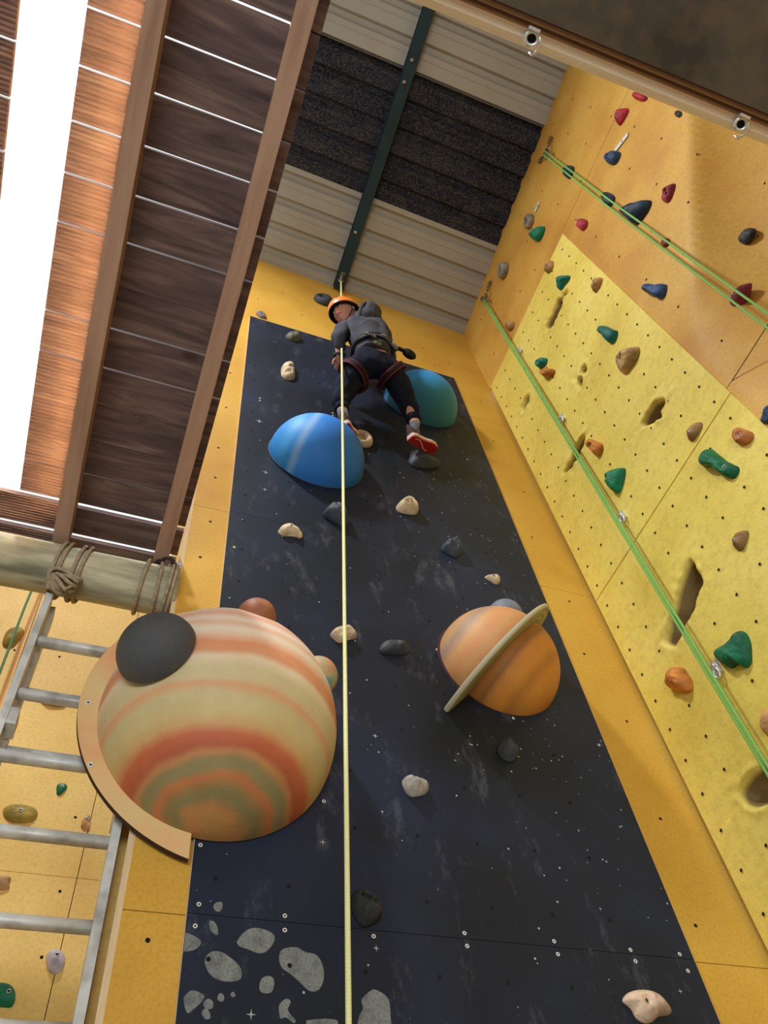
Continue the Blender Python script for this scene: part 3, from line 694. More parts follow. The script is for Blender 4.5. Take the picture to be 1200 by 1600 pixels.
# ring: half annulus standing out of the wall
def ring_mat():
    m, nt, b = new_mat('ring_paint'); N = nt.nodes; L = nt.links
    tc = N.new('ShaderNodeTexCoord'); sub = N.new('ShaderNodeVectorMath'); sub.operation = 'SUBTRACT'; sub.inputs[1].default_value = (1.437, 1.98, 3.739)
    L.new(tc.outputs['Object'], sub.inputs[0]); ln = N.new('ShaderNodeVectorMath'); ln.operation = 'LENGTH'; L.new(sub.outputs['Vector'], ln.inputs[0])
    mr = N.new('ShaderNodeMapRange'); mr.inputs[1].default_value = .24; mr.inputs[2].default_value = .365; L.new(ln.outputs['Value'], mr.inputs[0])
    cr = N.new('ShaderNodeValToRGB'); L.new(mr.outputs[0], cr.inputs['Fac']); e = cr.color_ramp.elements
    st = [(0, (150, 140, 96)), (.12, (96, 110, 68)), (.22, (176, 168, 120)), (.33, (110, 118, 78)), (.45, (186, 178, 132)), (.56, (112, 122, 82)), (.68, (190, 182, 140)), (.8, (130, 132, 96)), (.93, (186, 176, 142)), (1, (196, 184, 156))]
    for i, (p, c) in enumerate(st):
        el = e[i] if i < 2 else e.new(p); el.position = p; el.color = lin(c)
    L.new(cr.outputs['Color'], b.inputs['Base Color']); b.inputs['Roughness'].default_value = .55
    return m
be = .07; w2 = Vector((0, -1, 0)) * math.cos(be) + nS * math.sin(be); n2 = uS.cross(w2).normalized()
cR = Vector((1.479, 1.984, 3.782)) - uS * .06
mb = MB(); n = 72; V = []; ri, ro = .18, .361
prof = [(ri, -.010), (ro - .010, -.011), (ro - .002, -.007), (ro, 0), (ro - .002, .007), (ro - .010, .011), (ri, .010)]
for k in range(n + 1):
    a = PI * k / n; d = uS * math.cos(a) + w2 * math.sin(a)
    for rr_, tt in prof: V.append(cR + d * rr_ + n2 * tt)
q = len(prof)
mb.add(V, [(k * q + i, k * q + (i + 1) % q, (k + 1) * q + (i + 1) % q, (k + 1) * q + i) for k in range(n) for i in range(q)] + [tuple(range(q)), tuple(n * q + i for i in range(q))], 0, False)
mb.build('ring', ring_mat(), sat)

m_blue = banded('blue_planet_paint', (.94, 0, -.34), (.738, 1.988, 5.109), .262,
    [(-1, (34, 126, 206)), (-.75, (44, 146, 228)), (-.55, (74, 170, 242)), (-.42, (54, 152, 236)), (-.30, (136, 190, 242)), (-.18, (64, 146, 240)), (.0, (56, 134, 230)), (.3, (46, 122, 214)), (.6, (40, 114, 200)), (1, (34, 98, 178))], warp=.08, wscale=2.2, bump=.1, grain=.04)
m_blue2 = banded('teal_blue_planet_paint', (.1, -.2, .97), (1.486, 1.988, 6.166), .26,
    [(-1, (40, 104, 122)), (-.6, (44, 116, 146)), (-.3, (48, 130, 172)), (.0, (54, 146, 206)), (.3, (62, 152, 226)), (.6, (70, 156, 226)), (1, (80, 164, 232))], warp=.1, wscale=3, bump=.1, grain=.04)
for (x, z, r, h, m, lb) in ((.738, 5.109, .256, .243, m_blue, 'smooth blue planet dome with a pale streak, below left of the climber'), (1.486, 6.166, .251, .246, m_blue2, 'smooth blue and teal planet dome at top right, beside the climber')):
    p = tag(empty('planet_dome', (x, 1.988, z)), lb, 'dome')
    dome_mb((x, 1.987, z), (0, -1, 0), r, h, 32, 72).build('dome', m, p)
    mb = MB(); mb.tube([(x + (r + .001) * math.cos(a), 1.984, z + (r + .001) * math.sin(a)) for a in [2 * PI * k / 64 for k in range(64)]], .004, 6, True)
    mb.build('base_rim', plain('blue_rim', (44, 74, 104), .6), p)

# ================================================================ CLIMBING HOLDS
HOLDS = [
('red_top','r',0.1358,6.6853,0.0403,[(0,-109),(-16,-82),(-21,-49),(-23,-16),(-22,17),(-20,50),(-14,83),(0,111),(16,84),(21,51),(23,18),(22,-15),(20,-48),(14,-80)]),
('red_tear','r',0.0095,6.8107,0.0464,[(-13,65),(-30,45),(-45,23),(-56,-1),(-57,-27),(-40,-46),(-15,-54),(11,-59),(36,-53),(46,-29),(43,-3),(37,22),(28,47),(11,67)]),
('black_ring','r',0.1195,6.1006,0.0189,[(-3,-44),(-12,-34),(-16,-20),(-16,-6),(-15,9),(-13,23),(-7,36),(3,45),(12,34),(16,20),(16,6),(15,-8),(13,-22),(7,-36)]),
('navy_tag','r',-0.2199,6.6427,0.0604,[(-25,78),(2,88),(19,65),(30,37),(40,9),(44,-21),(43,-51),(29,-75),(-1,-79),(-26,-65),(-37,-37),(-42,-8),(-43,22),(-38,52)]),
('navy_a','r',-0.4312,7.249,0.0544,[(-21,55),(1,69),(25,61),(36,38),(41,12),(42,-15),(39,-41),(23,-61),(-1,-71),(-27,-69),(-39,-46),(-41,-20),(-40,6),(-34,32)]),
('navy_b','r',-0.4302,6.438,0.0445,[(-12,82),(12,100),(28,75),(32,44),(34,13),(35,-18),(33,-49),(24,-79),(-5,-89),(-29,-73),(-31,-42),(-27,-11),(-22,20),(-18,51)]),
('navy_big','r',-0.401,6.0181,0.0746,[(-42,164),(-11,122),(21,82),(40,35),(45,-17),(73,-63),(89,-115),(51,-138),(-1,-126),(-49,-99),(-61,-48),(-50,5),(-49,58),(-54,112)]),
('red_pitted','r',-0.2388,5.7602,0.0357,[(-26,43),(-5,52),(17,46),(34,32),(48,13),(56,-8),(44,-27),(24,-38),(3,-46),(-19,-50),(-39,-41),(-45,-19),(-46,4),(-41,26)]),
('red_small','r',-0.4426,5.5311,0.0239,[(6,-37),(-8,-34),(-17,-24),(-22,-11),(-24,3),(-22,16),(-17,29),(-6,37),(8,35),(17,25),(22,12),(24,-2),(22,-16),(17,-29)]),
('pink','r',-0.6426,6.6289,0.0487,[(-29,55),(-5,47),(14,64),(27,44),(34,20),(37,-5),(37,-30),(31,-54),(12,-70),(-11,-63),(-28,-45),(-33,-20),(-33,5),(-32,30)]),
('green_a','r',-0.8967,7.2882,0.071,[(-36,83),(-6,77),(16,54),(37,29),(56,3),(72,-25),(66,-55),(40,-73),(8,-77),(-23,-68),(-38,-40),(-46,-9),(-51,23),(-50,55)]),
('black','r',-0.2343,4.9252,0.0323,[(-33,45),(-11,49),(10,45),(29,34),(41,16),(46,-6),(46,-27),(33,-44),(12,-48),(-10,-47),(-29,-37),(-37,-17),(-40,4),(-41,26)]),
('red_large','r',-0.4456,4.6975,0.0457,[(-28,45),(-3,44),(21,37),(44,26),(64,11),(71,-11),(53,-29),(33,-45),(10,-53),(-13,-44),(-36,-33),(-57,-19),(-57,5),(-46,28)]),
('navy_boot','r',-0.6558,5.374,0.0634,[(-34,102),(-6,104),(11,73),(19,38),(27,4),(42,-29),(55,-61),(35,-89),(2,-99),(-20,-74),(-23,-38),(-23,-3),(-28,32),(-38,67)]),
('tan_a','r',-0.9978,6.8352,0.04,[(20,-52),(-2,-56),(-23,-47),(-36,-29),(-43,-7),(-43,16),(-35,37),(-20,53),(2,57),(23,48),(36,29),(43,8),(43,-15),(35,-36)]),
('teal_a','r',-0.9952,6.4969,0.0561,[(-46,24),(-25,36),(-1,39),(15,55),(31,36),(42,13),(51,-11),(59,-35),(50,-55),(26,-47),(3,-38),(-23,-36),(-43,-22),(-55,0)]),
('tan_b','r',-0.8463,6.0328,0.0371,[(-2,47),(17,48),(30,32),(38,13),(43,-7),(40,-27),(23,-38),(2,-42),(-18,-41),(-38,-35),(-49,-18),(-42,1),(-25,12),(-12,29)]),
('tan_c','r',-1.5257,7.0361,0.0423,[(32,-59),(10,-68),(-11,-56),(-26,-35),(-36,-12),(-41,12),(-41,37),(-32,60),(-10,69),(11,57),(26,36),(35,13),(40,-11),(40,-36)]),
('teal_b','r',-1.0019,5.6104,0.0605,[(-25,119),(5,108),(20,73),(28,36),(34,-1),(40,-38),(49,-75),(25,-101),(-12,-99),(-29,-67),(-22,-30),(-23,7),(-27,45),(-31,82)]),
('tan_big','r',-1.0139,5.2783,0.0631,[(-36,72),(-3,79),(26,61),(48,33),(69,5),(87,-25),(78,-56),(46,-70),(11,-71),(-23,-63),(-56,-52),(-73,-23),(-70,12),(-58,45)]),
('teal_c','r',-1.4742,6.2348,0.0509,[(-38,47),(-17,55),(4,48),(20,33),(34,15),(44,-6),(50,-27),(45,-49),(26,-57),(5,-47),(-13,-34),(-29,-18),(-37,3),(-41,26)]),
('orange_a','r',-1.4728,6.0741,0.0588,[(-39,77),(-13,74),(5,54),(19,30),(31,6),(41,-19),(49,-45),(42,-68),(15,-66),(-6,-50),(-21,-27),(-33,-3),(-39,24),(-42,51)]),
('brown_a','r',-1.0028,4.4604,0.0285,[(-25,34),(-6,37),(12,33),(28,24),(42,11),(49,-7),(41,-23),(23,-29),(4,-31),(-15,-30),(-33,-27),(-46,-14),(-47,5),(-38,21)]),
('orange_b','r',-1.4776,5.1223,0.0578,[(-34,73),(-16,96),(4,81),(12,52),(21,24),(31,-4),(40,-32),(36,-61),(12,-78),(-14,-72),(-24,-44),(-29,-15),(-33,14),(-35,44)]),
('brown_b','r',-0.8622,4.1695,0.0378,[(-27,54),(-9,66),(9,57),(16,36),(23,15),(29,-7),(34,-28),(28,-48),(7,-53),(-14,-46),(-29,-29),(-38,-9),(-41,13),(-37,34)]),
('green_long','r',-1.0181,4.1973,0.0515,[(-53,119),(-13,131),(17,101),(23,57),(28,13),(33,-31),(44,-74),(50,-115),(11,-127),(-12,-91),(-20,-48),(-25,-4),(-38,38),(-60,76)]),
('green_b','r',-1.4865,4.7854,0.0591,[(-27,78),(-2,94),(23,72),(45,48),(66,23),(81,-6),(64,-32),(36,-50),(8,-67),(-23,-74),(-42,-49),(-48,-17),(-47,16),(-40,48)]),
('navy_edge','r',-0.7297,4.1109,0.0337,[(-42,16),(-24,21),(-7,26),(8,38),(25,35),(36,20),(37,1),(33,-18),(22,-33),(8,-46),(-9,-49),(-24,-37),(-33,-20),(-39,-2)]),
('brown_c','r',-1.1565,3.8408,0.0279,[(-21,32),(-4,36),(13,32),(28,22),(41,9),(45,-6),(32,-18),(16,-27),(0,-34),(-17,-38),(-32,-30),(-40,-14),(-41,3),(-33,19)]),
('green_big','r',-1.4616,3.5172,0.0495,[(-76,70),(-39,67),(-2,56),(35,51),(73,48),(87,16),(80,-22),(59,-53),(34,-82),(4,-82),(-9,-46),(-45,-34),(-66,-3),(-78,33)]),
('orange_c','r',-1.7497,3.6512,0.0586,[(-62,31),(-37,45),(-20,68),(8,63),(30,44),(45,19),(46,-10),(50,-38),(42,-66),(20,-82),(-4,-65),(-25,-45),(-44,-23),(-59,2)]),
('tan_edge','r',-1.5005,3.2182,0.0308,[(21,-18),(8,-29),(-7,-37),(-23,-39),(-36,-29),(-37,-12),(-31,4),(-21,18),(-8,29),(7,38),(23,39),(36,29),(37,12),(31,-4)]),
('cream_a','b',0.5867,6.1206,0.0533,[(-47,-17),(-45,25),(-37,65),(-21,104),(11,126),(34,93),(36,52),(38,11),(43,-31),(41,-72),(23,-109),(-12,-127),(-39,-99),(-45,-58)]),
('olive_dome','b',0.6263,6.7101,0.0473,[(-58,-30),(-55,-4),(-43,20),(-27,41),(-7,57),(19,61),(42,48),(51,23),(50,-3),(43,-28),(27,-49),(4,-63),(-22,-66),(-44,-53)]),
('violet','y',0.3922,6.9789,0.0276,[(-36,5),(-35,27),(-31,47),(-18,63),(2,57),(15,40),(26,22),(35,3),(40,-18),(38,-38),(20,-47),(-1,-45),(-18,-33),(-29,-15)]),
('cream_b','b',1.2187,4.8487,0.0649,[(-64,-20),(-54,7),(-39,32),(-19,53),(4,71),(31,70),(50,48),(60,21),(60,-8),(49,-35),(23,-49),(-5,-56),(-34,-59),(-60,-49)]),
('cream_c','b',0.5899,4.3934,0.0402,[(-53,-16),(-47,7),(-38,29),(-20,44),(2,53),(25,52),(42,36),(53,15),(60,-8),(49,-26),(27,-21),(3,-24),(-18,-33),(-41,-33)]),
('dark_a','b',0.8191,4.6179,0.0675,[(-65,-22),(-58,8),(-46,37),(-26,61),(2,75),(31,79),(45,52),(51,21),(53,-10),(52,-42),(43,-71),(13,-66),(-17,-57),(-45,-44)]),
('dark_b','b',1.4153,4.5679,0.0605,[(-53,-4),(-41,20),(-24,42),(-2,57),(24,64),(50,58),(61,34),(59,7),(51,-19),(39,-43),(18,-59),(-9,-57),(-35,-47),(-55,-30)]),
('cream_d','b',1.6061,4.3927,0.0305,[(-45,5),(-33,16),(-18,25),(-3,31),(14,35),(30,35),(39,21),(38,4),(31,-11),(21,-24),(7,-33),(-9,-27),(-22,-17),(-36,-7)]),
('cream_e','b',0.8068,3.7842,0.0459,[(-56,-17),(-50,4),(-37,22),(-18,35),(3,43),(25,47),(44,37),(55,17),(51,-4),(30,-12),(11,-23),(-3,-40),(-23,-46),(-41,-34)]),
('dark_c','b',1.0188,3.7625,0.0406,[(-67,-24),(-61,0),(-49,21),(-27,32),(-3,35),(21,35),(45,31),(67,19),(64,-2),(43,-15),(20,-24),(-3,-31),(-27,-37),(-51,-39)]),
('grey_d','b',1.0115,3.1186,0.042,[(-43,3),(-39,21),(-25,34),(-6,35),(13,32),(31,26),(46,14),(49,-4),(38,-20),(22,-29),(4,-36),(-15,-41),(-31,-33),(-39,-16)]),
('dark_d','b',1.4113,3.3398,0.0504,[(-43,-9),(-35,10),(-24,27),(-10,43),(8,51),(28,45),(36,26),(37,6),(34,-15),(27,-34),(11,-48),(-8,-53),(-28,-46),(-41,-30)]),
('black_e','b',0.8032,2.6889,0.0484,[(-44,25),(-32,42),(-11,47),(11,42),(30,32),(42,14),(46,-7),(42,-28),(25,-42),(5,-52),(-15,-54),(-29,-38),(-39,-18),(-44,3)]),
('beige_big','b',1.6314,2.4812,0.0411,[(-74,10),(-54,30),(-28,40),(-1,44),(27,41),(54,33),(74,14),(82,-12),(57,-21),(30,-25),(6,-39),(-21,-45),(-46,-34),(-55,-8)]),
('dark_foot','b',1.4019,5.4088,0.0584,[(-76,79),(-37,87),(7,77),(52,69),(89,46),(100,3),(80,-35),(39,-55),(-1,-77),(-44,-91),(-89,-90),(-104,-53),(-98,-9),(-89,36)]),
('olive_far','l',-0.4915,4.4716,0.0322,[(-33,-54),(-37,-28),(-39,-2),(-37,24),(-26,48),(-7,65),(19,69),(38,53),(40,27),(35,1),(28,-24),(19,-49),(5,-71),(-19,-75)]),
('green_far','l',-0.089,3.6727,0.0172,[(-13,-25),(-16,-14),(-19,-3),(-21,9),(-20,20),(-11,27),(0,29),(11,27),(19,19),(20,8),(16,-3),(11,-13),(4,-23),(-4,-30)]),
('olive_flat','l',-0.2146,3.5386,0.0257,[(-62,-8),(-65,16),(-47,31),(-23,37),(2,39),(27,37),(50,31),(64,11),(63,-13),(47,-30),(23,-38),(-1,-42),(-26,-40),(-47,-28)]),
('tan_far','l',0.0371,3.5331,0.0175,[(-17,-17),(-17,-5),(-16,7),(-12,19),(-6,30),(4,36),(11,27),(15,16),(17,4),(19,-8),(20,-21),(14,-30),(2,-30),(-10,-27)]),
('tan_far_edge','l',-0.1967,3.2549,0.0206,[(-32,-6),(-36,7),(-33,20),(-20,25),(-6,25),(8,24),(20,18),(21,6),(19,-8),(26,-19),(14,-27),(1,-30),(-13,-26),(-23,-17)]),
('lilac_far','l',0.0434,2.9915,0.0325,[(-32,2),(-34,19),(-28,33),(-12,38),(4,36),(19,29),(29,15),(31,-1),(31,-18),(24,-33),(10,-42),(-6,-39),(-18,-28),(-26,-14)]),
('green_far_b','l',-0.0888,2.8729,0.0305,[(-40,2),(-42,19),(-35,35),(-17,37),(0,35),(16,28),(28,15),(34,-2),(36,-19),(30,-34),(12,-36),(-6,-35),(-22,-28),(-33,-15)]),
('blue_far','l',0.194,5.8025,0.0364,[(30,2),(28,-21),(23,-44),(11,-64),(-10,-66),(-22,-47),(-28,-24),(-30,-1),(-28,22),(-23,45),(-11,65),(10,67),(22,48),(28,25)]),
('tan_behind','l',-0.221,4.1136,0.0247,[(60,1),(48,-12),(30,-18),(11,-20),(-8,-20),(-28,-18),(-46,-13),(-60,-1),(-48,13),(-29,18),(-10,20),(9,20),(28,18),(46,13)]),
]
def hm(name, c, **k):
    d = dict(scale=14, rough=.55, bump=.5, bscale=170); d.update(k)
    c2 = tuple(min(255, v * 1.18 + 4) for v in c); c0 = tuple(v * .78 for v in c)
    return paint(name, [c0, c, c2], **d)
CM = {'red': hm('red_resin', (168, 40, 54)), 'pink': hm('pink_red_resin', (178, 58, 76)), 'darkred': hm('dark_red_resin', (128, 48, 58)), 'navy': hm('navy_resin', (40, 64, 96)), 'darknavy': hm('dark_navy_resin', (34, 54, 78)),
      'blue': hm('blue_resin', (50, 80, 132)), 'green': hm('green_resin', (16, 122, 84)), 'deepgreen': hm('deep_green_resin', (12, 96, 62)), 'teal': hm('teal_resin', (20, 108, 98)),
      'tan': hm('tan_resin', (178, 132, 84)), 'bigtan': hm('stone_resin', (174, 142, 92)), 'brown': hm('brown_resin', (138, 108, 64)), 'orange': hm('orange_resin', (198, 124, 56)), 'orangebrown': hm('orange_brown_resin', (166, 100, 50)),
      'cream': hm('cream_resin', (204, 182, 148)), 'beige': hm('beige_resin', (206, 178, 150)), 'greycream': hm('grey_cream_resin', (176, 168, 156)), 'dark': hm('slate_resin', (58, 64, 74)), 'black': hm('black_resin', (46, 48, 48)), 'char': hm('charcoal_resin', (62, 64, 66)),
      'olive': hm('olive_resin', (148, 120, 42)), 'olivegrey': hm('olive_grey_resin', (104, 104, 84)), 'violet': hm('violet_grey_resin', (120, 106, 104)), 'lilac': hm('lilac_resin', (196, 182, 184)), 'grey': hm('grey_resin', (134, 124, 108))}
m_pocket = plain('bolt_recess', (30, 26, 24), .8)
INFO = {  # key: (colour, label, bolt offset (u,v) or None, pockets [(u,v,r,depth)])
'red_top': ('red', 'dark red hold half hidden behind the platform edge', None, []),
'red_tear': ('red', 'bright red teardrop hold high on the right wall below the platform', (0, .01), []),
'black_ring': ('black', 'tiny black hold under the pale platform edge', None, [(0, 0, .008, .012)]),
'navy_tag': ('navy', 'rounded navy hold with a white route tag above it', (0, 0), [(-.01, .0, .014, .02)]),
'navy_a': ('darknavy', 'dark navy hold nearest the upper rope anchor, behind the green ropes', None, []),
'navy_b': ('darknavy', 'dark navy hold with a pale bolt ring between two green ropes', (.005, -.02), []),
'navy_big': ('darknavy', 'largest navy hold, lobed with a pointed wing, crossed by green ropes', (0, -.03), []),
'red_pitted': ('darkred', 'pitted dull red oval hold right of the lobed navy hold', None, [(-.012, .02, .010, .02), (.012, .0, .009, .02), (-.005, -.02, .008, .018)]),
'red_small': ('darkred', 'small dark red square hold between the upper green ropes', None, []),
'pink': ('pink', 'small pinkish red hold with a notch, above the yellow relief panel', None, [(0, .01, .012, .022)]),
'green_a': ('green', 'bright green rounded triangle hold beside the dark roof sheet', (0, 0), []),
'black': ('black', 'smooth black oval hold on the shaded part of the right wall', None, []),
'red_large': ('darkred', 'large dark red fin shaped hold near the right edge of the photo', (-.01, .015), []),
'navy_boot': ('blue', 'blue boot shaped hold just right of the yellow relief panel', None, []),
'tan_a': ('tan', 'knobbly tan hold at the top left edge of the relief panel', None, [(0, .01, .009, .015), (.004, -.02, .008, .012)]),
'teal_a': ('teal', 'teal folded hold directly above the long crack', None, []),
'tan_b': ('tan', 'tan pear shaped hold at the top of the relief panel', (0, -.02), [(0, .015, .009, .018)]),
'tan_c': ('tan', 'small tan hold just right of the lower rope anchor', None, []),
'teal_b': ('teal', 'teal boot shaped hold above the big stone coloured hold', None, []),
'tan_big': ('bigtan', 'big stone coloured teardrop hold with a round bolt pocket', (0, .01), [(0, .012, .020, .03)]),
'teal_c': ('teal', 'small teal cup hold touching an orange tan hold', None, [(0, 0, .018, .02)]),
'orange_a': ('orange', 'orange tan scooped hold just under a small teal cup hold', None, [(0, .01, .02, .02)]),
'brown_a': ('brown', 'brown split oval hold left of the orange brown hold', (-.012, 0), []),
'orange_b': ('orange', 'orange hold beside the slanting slot, right of the green rope', None, [(0, 0, .014, .02)]),
'brown_b': ('orangebrown', 'orange brown blocky hold above the long green double hold', (0, 0), [(0, 0, .016, .014)]),
'green_long': ('deepgreen', 'long green double lobed hold on the lower relief panel', (.02, -.06), [(.02, -.06, .013, .014)]),
'green_b': ('green', 'bright green tapered hold below the orange hold on the relief panel', (0, 0), [(-.01, .03, .013, .02)]),
'navy_edge': ('navy', 'navy hold cut off by the right edge of the photo', None, []),
'brown_c': ('brown', 'brown oval hold with silver bolt near the right edge, above the deep pocket', (-.01, 0), []),
'green_big': ('deepgreen', 'large dark green shark fin hold beside the lower green rope', None, []),
'orange_c': ('orange', 'large orange tan knob with two pits, lowest on the relief panel', None, [(-.015, .05, .010, .018), (.02, .045, .008, .016)]),
'tan_edge': ('tan', 'tan hold cut off by the right edge, below the green shark fin hold', None, []),
'cream_a': ('cream', 'cream pocketed hold high on the left of the black panel', None, [(.01, .0, .013, .03), (0, -.06, .012, .02), (-.02, -.07, .008, .02)]),
'olive_dome': ('olivegrey', 'dull olive rounded hold near the top edge of the black panel', None, []),
'violet': ('violet', 'violet grey hold just above the left top corner of the black panel', None, []),
'cream_b': ('cream', 'cream lumpy hold in the middle of the black panel below the red shoe', (0, -.01), [(-.02, -.02, .010, .02), (.025, .01, .008, .014)]),
'cream_c': ('cream', 'cream arched hold low left of the blue dome', (0, .01), [(0, -.02, .018, .014)]),
'dark_a': ('dark', 'slate lumpy hold behind the climbing rope under the blue dome', (0, .02), [(.02, .03, .010, .02)]),
'dark_b': ('dark', 'slate scooped hold above the small cream chip hold', None, [(0, -.02, .02, .02)]),
'cream_d': ('cream', 'small cream chip hold above the ringed planet', (-.01, 0), []),
'cream_e': ('cream', 'cream half round hold directly behind the climbing rope', None, [(.012, -.01, .015, .018), (-.02, -.02, .010, .015)]),
'dark_c': ('char', 'flat dark wedge hold between the rope and the ringed planet', None, []),
'grey_d': ('greycream', 'grey cream bean shaped hold low in the middle of the black panel', None, [(-.005, .02, .008, .012)]),
'dark_d': ('char', 'charcoal tube shaped hold with a round hole under the ringed planet', None, [(.012, .022, .013, .04)]),
'black_e': ('black', 'black knobbly hold with a deep hole beside the lower rope', None, [(-.005, .02, .014, .04), (.022, .0, .009, .02)]),
'beige_big': ('beige', 'big beige sculpted hold at the bottom right of the black panel', (-.01, .005), [(-.01, .005, .012, .012), (.03, .012, .01, .008)]),
'dark_foot': ('dark', 'dark flat foot hold under the red soled shoe', None, []),
'olive_far': ('olive', 'olive ribbed hold on the far wall behind the hanging green rope', None, []),
'green_far': ('deepgreen', 'small dark green wedge hold on the far wall behind the ladder', (0, .005), []),
'olive_flat': ('olive', 'flat ridged olive hold on the far wall between ladder rungs', (0, .0), []),
'tan_far': ('tan', 'narrow tan hold on the far wall beside the right ladder rail', (0, .01), []),
'tan_far_edge': ('tan', 'tan hold on the far wall cut off by the left edge', None, []),
'lilac_far': ('lilac', 'lilac grey round hold with a crease on the far wall', (0, .01), []),
'green_far_b': ('deepgreen', 'dark green hold at the lower left corner of the photo', (.01, .0), []),
'blue_far': ('blue', 'small blue hold seen in the gap right of the deck joist', None, []),
'tan_behind': ('tan', 'flat tan hold on the far wall behind the upper ladder rungs', None, [])}
NM = {'navy_b': 'climbing_hold'}
FR = {'b': lambda u, v, n: Vector((u, 1.988 - n, v)), 'y': lambda u, v, n: Vector((u, 2.0 - n, v)), 'l': lambda u, v, n: Vector((u, 3.0 - n, v)), 'r': lambda u, v, n: Vector((2.178 - n, -u, v))}
NV = {'b': Vector((0, -1, 0)), 'y': Vector((0, -1, 0)), 'l': Vector((0, -1, 0)), 'r': Vector((-1, 0, 0))}
GR = {'b': 'climbing holds on the black panel', 'y': 'climbing holds on the back wall', 'l': 'climbing holds on the far wall', 'r': 'climbing holds on the right wall'}
def resample(P, n):
    P = [Vector(p) for p in P]; m_ = len(P); O = []
    for i in range(m_):
        p0, p1, p2, p3 = P[i - 1], P[i], P[(i + 1) % m_], P[(i + 2) % m_]
        for k in range(6):
            t = k / 6; O.append(.5 * ((2 * p1) + (p2 - p0) * t + (2 * p0 - 5 * p1 + 4 * p2 - p3) * t * t + (3 * p1 - p0 - 3 * p2 + p3) * t ** 3))
    d = [0]
    for i in range(len(O)): d.append(d[-1] + (O[(i + 1) % len(O)] - O[i]).length)
    out = []; j = 0
    for k in range(n):
        s = d[-1] * k / n
        while d[j + 1] < s: j += 1
        t = (s - d[j]) / (d[j + 1] - d[j] + 1e-9); out.append(O[j].lerp(O[(j + 1) % len(O)], t))
    return out
for key, w, cu, cv, dep, ol in HOLDS:
    colr, lab, bolt, pk = INFO[key]
    off = 0.0
    on_relief = w == 'r' and .775 < -cu < 1.98 and cv < 6.9
    base = 0.0
    if w == 'r' and not on_relief:
        s_ = 2.188 / 2.178
        for _ in range(4): s_ = (2.188 + fold(-cu * s_, 1.5 + (cv - 1.5) * s_)) / 2.178
        cu, cv = cu * s_, 1.5 + (cv - 1.5) * s_; base = -0.010 - fold(-cu, cv)
    O = resample([(a / 1000, b_ / 1000) for a, b_ in ol], 44)
    T = [1, .99, .96, .9, .82, .73, .63, .53, .43, .33, .23, .13, .05]
    V = []; sd = hash(key) % 97 if False else sum(map(ord, key)) % 97
    size = max(o_.length for o_ in O)
    def hgt(u, v, t):
        h = dep * (1 - t ** 2.6) ** .6
        if t < 1:
            h += dep * .30 * noise.noise(Vector((u / size * 1.5, v / size * 1.5, sd))) * (1 - t ** 4)
            h += dep * .09 * noise.noise(Vector((u / size * 5, v / size * 5, sd + 9))) * (1 - t ** 4)
        for pu, pv, pr_, pd in pk:
            d = math.hypot(u - pu, v - pv)
            h -= min(pd, dep * .75) / (1 + math.exp((d - pr_) / (pr_ * .13)))
        return max(h, .0015 if t < 1 else 0)
    for t in T:
        for o_ in O: V.append(FR[w](cu + o_.x * t, cv + o_.y * t, base + hgt(o_.x * t, o_.y * t, t)))
    V.append(FR[w](cu, cv, base + hgt(0, 0, 0))); K = 44
    mb = MB(); Fs = [(i * K + k, i * K + (k + 1) % K, (i + 1) * K + (k + 1) % K, (i + 1) * K + k) for i in range(len(T) - 1) for k in range(K)]
    Fs += [((len(T) - 1) * K + k, (len(T) - 1) * K + (k + 1) % K, len(T) * K) for k in range(K)]
    Fs.append(tuple(range(K))[::-1])
    mb.add(V, Fs, 0, True)
    h = tag(empty('climbing_hold', FR[w](cu, cv, base)), lab, 'climbing hold', GR[w])
    mb.build('grip', CM[colr], h)
    if bolt:
        bu, bv = bolt; hh = base + hgt(bu, bv, math.hypot(bu, bv) / size) 
        c = FR[w](cu + bu, cv + bv, hh); nn = NV[w]
        mb = MB(); u_ = nn.orthogonal().normalized(); v_ = nn.cross(u_)
        mb.tube([c - nn * .006, c + nn * .0025], .0075, 14)
        mb.tube([c + nn * .002 + u_ * .0058 * math.cos(a) + v_ * .0058 * math.sin(a) for a in [2 * PI * k / 14 for k in range(14)]], .002, 6, True)
        disc(mb, c + nn * .0027, u_, v_, .0040, 1, 6)
        mb.build('bolt', [m_bolt, m_pocket], h)

